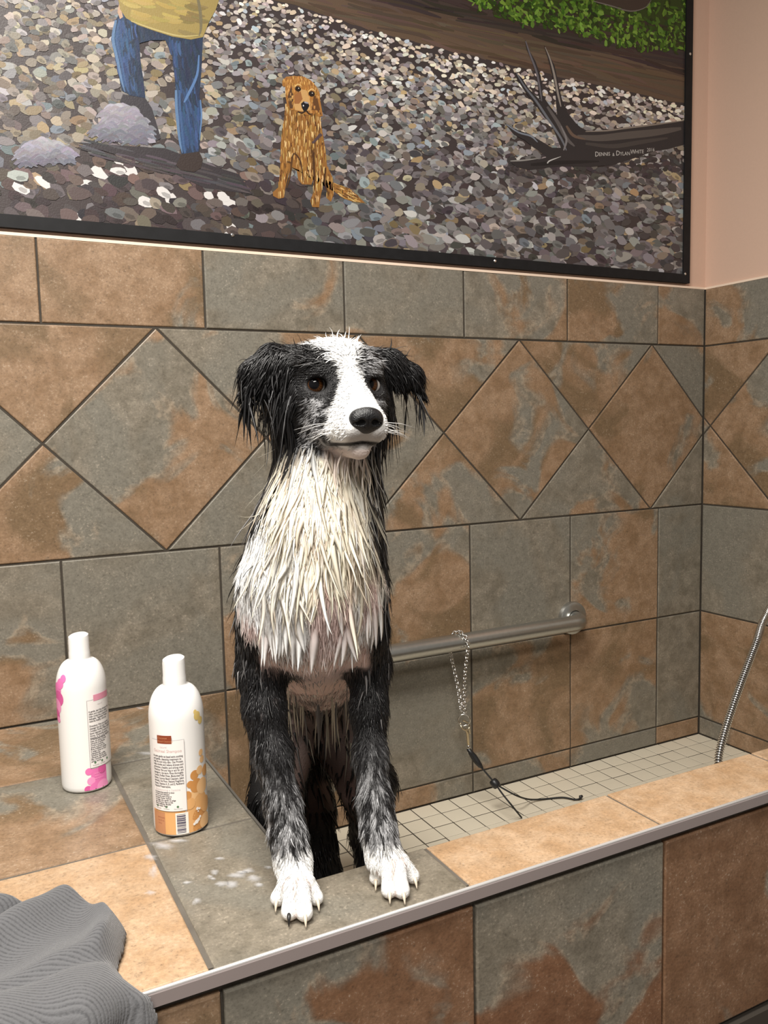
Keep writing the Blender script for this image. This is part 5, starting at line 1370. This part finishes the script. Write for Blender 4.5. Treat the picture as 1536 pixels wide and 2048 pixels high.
locks('ear_wisp', DV[i], N, HL[None] * (sgl[i] * .9)[:, None] + HU * .8 - HF * .2, rng.uniform(.012, .026, len(i)), rng.uniform(.0010, .0022, len(i)), np.tile(C_BLACK, (len(i), 1)), 6, .3, .45, .4, .22)
# long wet locks on cheeks and sides of the neck
chk = (tzv > 1.48) & ((np.abs(hl) > 4.5) | (hf < -4)) & (np.abs(hl) > 3.6) & (hu < .6) & (hu > -9) & (hf < -1.6) & (hf > -8) & (edist > 1.25)
i = pick(chk, 300); N = DN[i]
grey = rng.random(len(i)) < np.where(np.abs(hl[i]) < 4.6, .40, .10)
cc = np.where(grey[:, None], C_LGREY * .45, C_BLACK)
locks('cheek_fur', DV[i], N, down(N) - HF * .15, rng.uniform(.035, .075, len(i)), rng.uniform(.0025, .0055, len(i)), vary(cc, .25), 8, .06, .9, .35, .10)
nk = (tzv > 1.02) & (tzv < 1.72) & (np.abs(sv) > .028) & (bv > -.10) & (lumv < .3) & ~((hf > -2) & (hu > -9))
i = pick(nk, 420); N = DN[i]
gsel = rng.random(len(i)) < .30
locks('neck_fur', DV[i], N, down(N), rng.uniform(.030, .060, len(i)), rng.uniform(.0028, .0060, len(i)), vary(np.where(gsel[:, None], C_GREY * .8, C_BLACK), .3), 7, .08, .9, .35, .14)
i = pick(nk & (sv < -.03), 170); N = DN[i]; gsel = rng.random(len(i)) < .35
locks('neck_fur', DV[i], N, down(N), rng.uniform(.035, .070, len(i)), rng.uniform(.0030, .0060, len(i)), vary(np.where(gsel[:, None], C_GREY, C_BLACK), .3), 8, .12, .8, .35, .12)
i = pick(nk & (sv < 0), 26); N = DN[i]
locks('neck_wisp', DV[i], N, down(N) - BL * .9, rng.uniform(.020, .045, len(i)), rng.uniform(.0010, .0020, len(i)), vary(np.tile(C_CREAM * .8, (len(i), 1)), .2), 7, .3, .5, .4, .2)
# cream ruff of long wet clumps
chin = (hf > .3) & (hu > -8.6)
ch = (tzv > 1.30) & (tzv < 1.72) & (nfv > .05) & (sv < .062) & (sv > -.034) & ~chin
def ruffcol(n):
    k = rng.random(n)[:, None]; c = np.where(k < .25, np.array([.62, .52, .40]), np.where(k < .75, C_CREAM, C_WHITE * np.array([1, .98, .92])))
    return np.clip(c * rng.uniform(.85, 1.12, (n, 1)), 0, .88)
i = pick(ch, 190); N = DN[i]
locks('chest_fur', DV[i], N, G * .9 + down(N) * .4 + BL * rng.normal(0, .15, (len(i), 1)), rng.uniform(.040, .100, len(i)), rng.uniform(.0035, .0100, len(i)), ccv[i], 11, .05, .7, .28, .12, tipcol=ruffcol(len(i)), grow=.35)
i = pick(ch, 430); N = DN[i]
locks('chest_fur', DV[i], N, G * .9 + down(N) * .4 + BL * rng.normal(0, .17, (len(i), 1)), rng.uniform(.025, .075, len(i)), rng.uniform(.0010, .0028, len(i)), ccv[i], 9, .08, .7, .4, .14, tipcol=ruffcol(len(i)), grow=.25)
thr = (tzv > 1.45) & (tzv < 1.80) & (np.abs(hl) < 4.2) & (hf > -7) & (hf < 3.8) & (hu < -7.0)
i = pick(thr, 130); N = DN[i]
locks('throat_fur', DV[i], N, G + BL * rng.normal(0, .2, (len(i), 1)), rng.uniform(.025, .060, len(i)), rng.uniform(.0018, .0055, len(i)), ccv[i], 9, .05, .8, .35, .15, tipcol=ruffcol(len(i)), grow=.3)
i = pick((tzv > 1.14) & (tzv < 1.45) & (nfv > .0) & (np.abs(sv) < .066) & ~chin, 40); N = DN[i]
locks('chest_lock', DV[i], N, G + BL * rng.normal(.04, .20, (len(i), 1)), rng.uniform(.040, .085, len(i)), rng.uniform(.0045, .0110, len(i)), ccv[i], 11, .04, .7, .28, .13, tipcol=np.clip(vary(np.tile(C_CREAM * 1.1, (len(i), 1)), .06), 0, .88), grow=.4)
# short white coat on breast and shoulder
i = pick((tzv > .90) & (tzv < 1.45) & (lumv > .28) & (nfv > -.3) & ~chin, 2600); N = DN[i]
locks('breast_fur', DV[i], N, down(N), rng.uniform(.012, .026, len(i)), rng.uniform(.0012, .0028, len(i)), np.clip(vary(ccv[i], .08) * 1.05, 0, .88), 5, .03, .3, .45, .12, skin=.0006)
# pointed fringe along the lower edge of the chest
i = pick((tzv > 1.03) & (tzv < 1.18) & (nfv > .10) & (np.abs(sv) < .082), 40); N = DN[i]
locks('chest_fringe', DV[i], N, G + down(N) + BL * rng.normal(0, .22, (len(i), 1)), rng.uniform(.036, .066, len(i)), rng.uniform(.0060, .0140, len(i)), ccv[i], 10, .0, .7, .30, .09, skin=.0002, tipcol=np.tile(C_WHITE, (len(i), 1)), grow=.45)
# dark flanks, back, hind legs, tail
i = pick((tzv < 1.5) & (bv < -.05) & (tzv > -1.1) & (lumv < .3) & ~isleg, 2600); N = DN[i]
locks('flank_fur', DV[i], N, down(N) - BF * .25, rng.uniform(.018, .035, len(i)), rng.uniform(.0020, .0045, len(i)), vary(np.tile(C_BLACK, (len(i), 1)), .4), 6, .06, .5, .4, .14)
side = (tzv > .55) & (tzv < 1.45) & (np.abs(sv) > .055) & (lumv < .3) & (bv > -.12)
i = pick(side, 800); N = DN[i]; gsel = rng.random(len(i)) < .15
locks('shoulder_fur', DV[i], N, down(N), rng.uniform(.014, .032, len(i)), rng.uniform(.0018, .0040, len(i)), vary(np.where(gsel[:, None], C_GREY, C_BLACK), .3), 6, .05, .5, .4, .12)
i = pick((tzv > .9) & (tzv < 1.3) & (sv < -.06), 40); N = DN[i]
locks('shoulder_fur', DV[i], N, down(N) - BL * .3, rng.uniform(.02, .04, len(i)), rng.uniform(.0018, .0035, len(i)), np.tile(C_BLACK, (len(i), 1)), 6, .3, .6, .4, .2)
# sparse dripping belly hair
i = pick((tzv > .10) & (tzv < .70) & (nfv > .05) & (bv < -.03) & (np.abs(sv) < .060), 44); N = DN[i]
bc = np.where((rng.random(len(i)) < .5)[:, None], C_CREAM * .60, C_GREY * .8)
locks('belly_fur', DV[i], N, G + BF * .05, rng.uniform(.035, .085, len(i)), rng.uniform(.0018, .0055, len(i)), vary(bc, .25), 8, .03, 1.0, .4, .08)
tl = np.min([np.linalg.norm(DV - (tailp[a] * (1 - q) + tailp[a + 1] * q), axis=1) for a in range(4) for q in (0, .5)], axis=0) < .045
i = pick(tl & (tzv < .3), 700); N = DN[i]
locks('tail_fur', DV[i], N, down(N), rng.uniform(.025, .05, len(i)), rng.uniform(.003, .0055, len(i)), vary(np.tile(C_BLACK, (len(i), 1)), .3), 6, .25, .8, .4, .16)

# eyes
M_EYE, nt, b = newmat('eye'); at = nt.nodes.new('ShaderNodeAttribute'); at.attribute_name = 'Col'; nt.links.new(at.outputs['Color'], b.inputs['Base Color']); b.inputs['Roughness'].default_value = .03; b.inputs['Specular IOR Level'].default_value = .3
camp = M3(*CAM)
for sg_ in (-1, 1):
    c = H(-.80, sg_ * 3.22, .05); r = .0128
    gz = unit(unit(camp - c) * 1.0 + HU * .16 - HL * .10)
    a1 = unit(np.cross(gz, (0, 0, 1))); a2 = np.cross(a1, gz)
    V = []; F = []; Cc = []; nr, ns_ = 28, 36
    for k in range(nr + 1):
        th = PI * k / nr
        for q in range(ns_):
            ph = 2 * PI * q / ns_; rr_ = r
            V.append(c + rr_ * (math.cos(th) * gz + math.sin(th) * (math.cos(ph) * a1 + math.sin(ph) * a2)))
            deg = math.degrees(th)
            if deg < 27: cl = (.004, .004, .005)
            elif deg < 50: cl = tuple(np.array([.105, .042, .014]) * (.6 + .5 * abs(math.sin(ph * 9))))
            elif deg < 55: cl = (.02, .012, .008)
            else: cl = (.62, .58, .55)
            Cc.append(cl)
    F = [(k * ns_ + q, (k + 1) * ns_ + q, (k + 1) * ns_ + (q + 1) % ns_, k * ns_ + (q + 1) % ns_) for k in range(nr) for q in range(ns_)]
    o = fast_mesh('eye', np.array(V) - dbase, np.array(F), M_EYE, np.array(Cc)); o.location = dbase; o.parent = dog; o.matrix_parent_inverse = dog.matrix_world.inverted()
# nose
NF_ = Field(H(9, 0, -3.9) - .034, H(9, 0, -3.9) + .034, .0008)
NF_.g[:] = .03
NF_.ell(H(7.5, 0, -3.55), (.0145, .0165, .0120), HAX, .006); NF_.ell(H(8.2, 0, -3.25), (.0085, .0140, .0085), HAX, .006)
for sg_ in (-1, 1): NF_.ell(H(7.9, sg_ * 1.0, -3.75), (.0095, .0085, .0092), HAX, .005)
NF_.ell(H(7.6, 0, -4.3), (.0095, .0125, .0090), HAX, .006)
for sg_ in (-1, 1):
    NF_.ell(H(8.95, sg_ * .72, -3.95), (.0060, .0036, .0030), HAX, .0025, sub=True); NF_.ell(H(8.6, sg_ * 1.15, -4.05), (.004, .0036, .0014), HAX, .0020, sub=True)
NF_.ell(H(9.2, 0, -4.5), (.004, .0006, .009), HAX, .0015, sub=True)
V, F = NF_.mesh()
M_NOSE = plain('wet_nose', (.010, .010, .011, 1), .33, spec=.5, bump=.5, nscale=700)
o = fast_mesh('nose', V - dbase, F, M_NOSE); o.location = dbase; o.parent = dog; o.matrix_parent_inverse = dog.matrix_world.inverted()
# claws
M_CLAW = plain('pale_claw', (.68, .58, .46, 1), .35); M_CLAWB = plain('black_claw', (.015, .013, .012, 1), .3)
for tips in (tipsA, tipsB):
    for q, (u, v_, z, r) in enumerate(tips):
        tp = M3(*PX(u, v_, 2, z)); fd = unit(np.array([BF[0] * .9, BF[1], 0])); sgn = (q - 1.5) * .12; fd = unit(fd + BL * sgn)
        for off_ in (0,):
            p0 = tp + fd * r * .75 + np.array([0, 0, .002]); p1 = tp + fd * (r + .003) + np.array([0, 0, -.001]); p2 = tp + fd * (r + .0070) + np.array([0, 0, -.0075])
            p2[2] = max(p2[2], ZB * T + .0018)
            m = MB(); m.tube(smooth_path([p0, p1, p2], 4), [.0023, .0023, .0022, .0021, .0019, .0016, .0012, .0008, .0004][:9], 8)
            o = m.build('claw', M_CLAWB if (tips is tipsA and q == 1) else M_CLAW, smooth=True); o.parent = dog; o.matrix_parent_inverse = dog.matrix_world.inverted()
# whiskers
m = MB(); rw = random.Random(2)
for sg_ in (-1, 1):
    for q in range(9):
        a = H(5.2 + rw.uniform(-1, 1.2), sg_ * 2.6, -4.0 - q % 3 * .5); d1 = HL * sg_ * rw.uniform(.7, 1) - HF * .35 + HU * rw.uniform(-.45, .12); L_ = rw.uniform(.025, .05)
        m.tube([a, a + d1 * L_ * .5 + np.array([0, 0, -.001]), a + d1 * L_ + np.array([0, 0, -.006])], [.00035, .00028, .0001], 4)
o = m.build('whiskers', plain('whisker', (.75, .74, .72, 1), .4), smooth=True); o.parent = dog; o.matrix_parent_inverse = dog.matrix_world.inverted(); tag(o, kind='stuff')
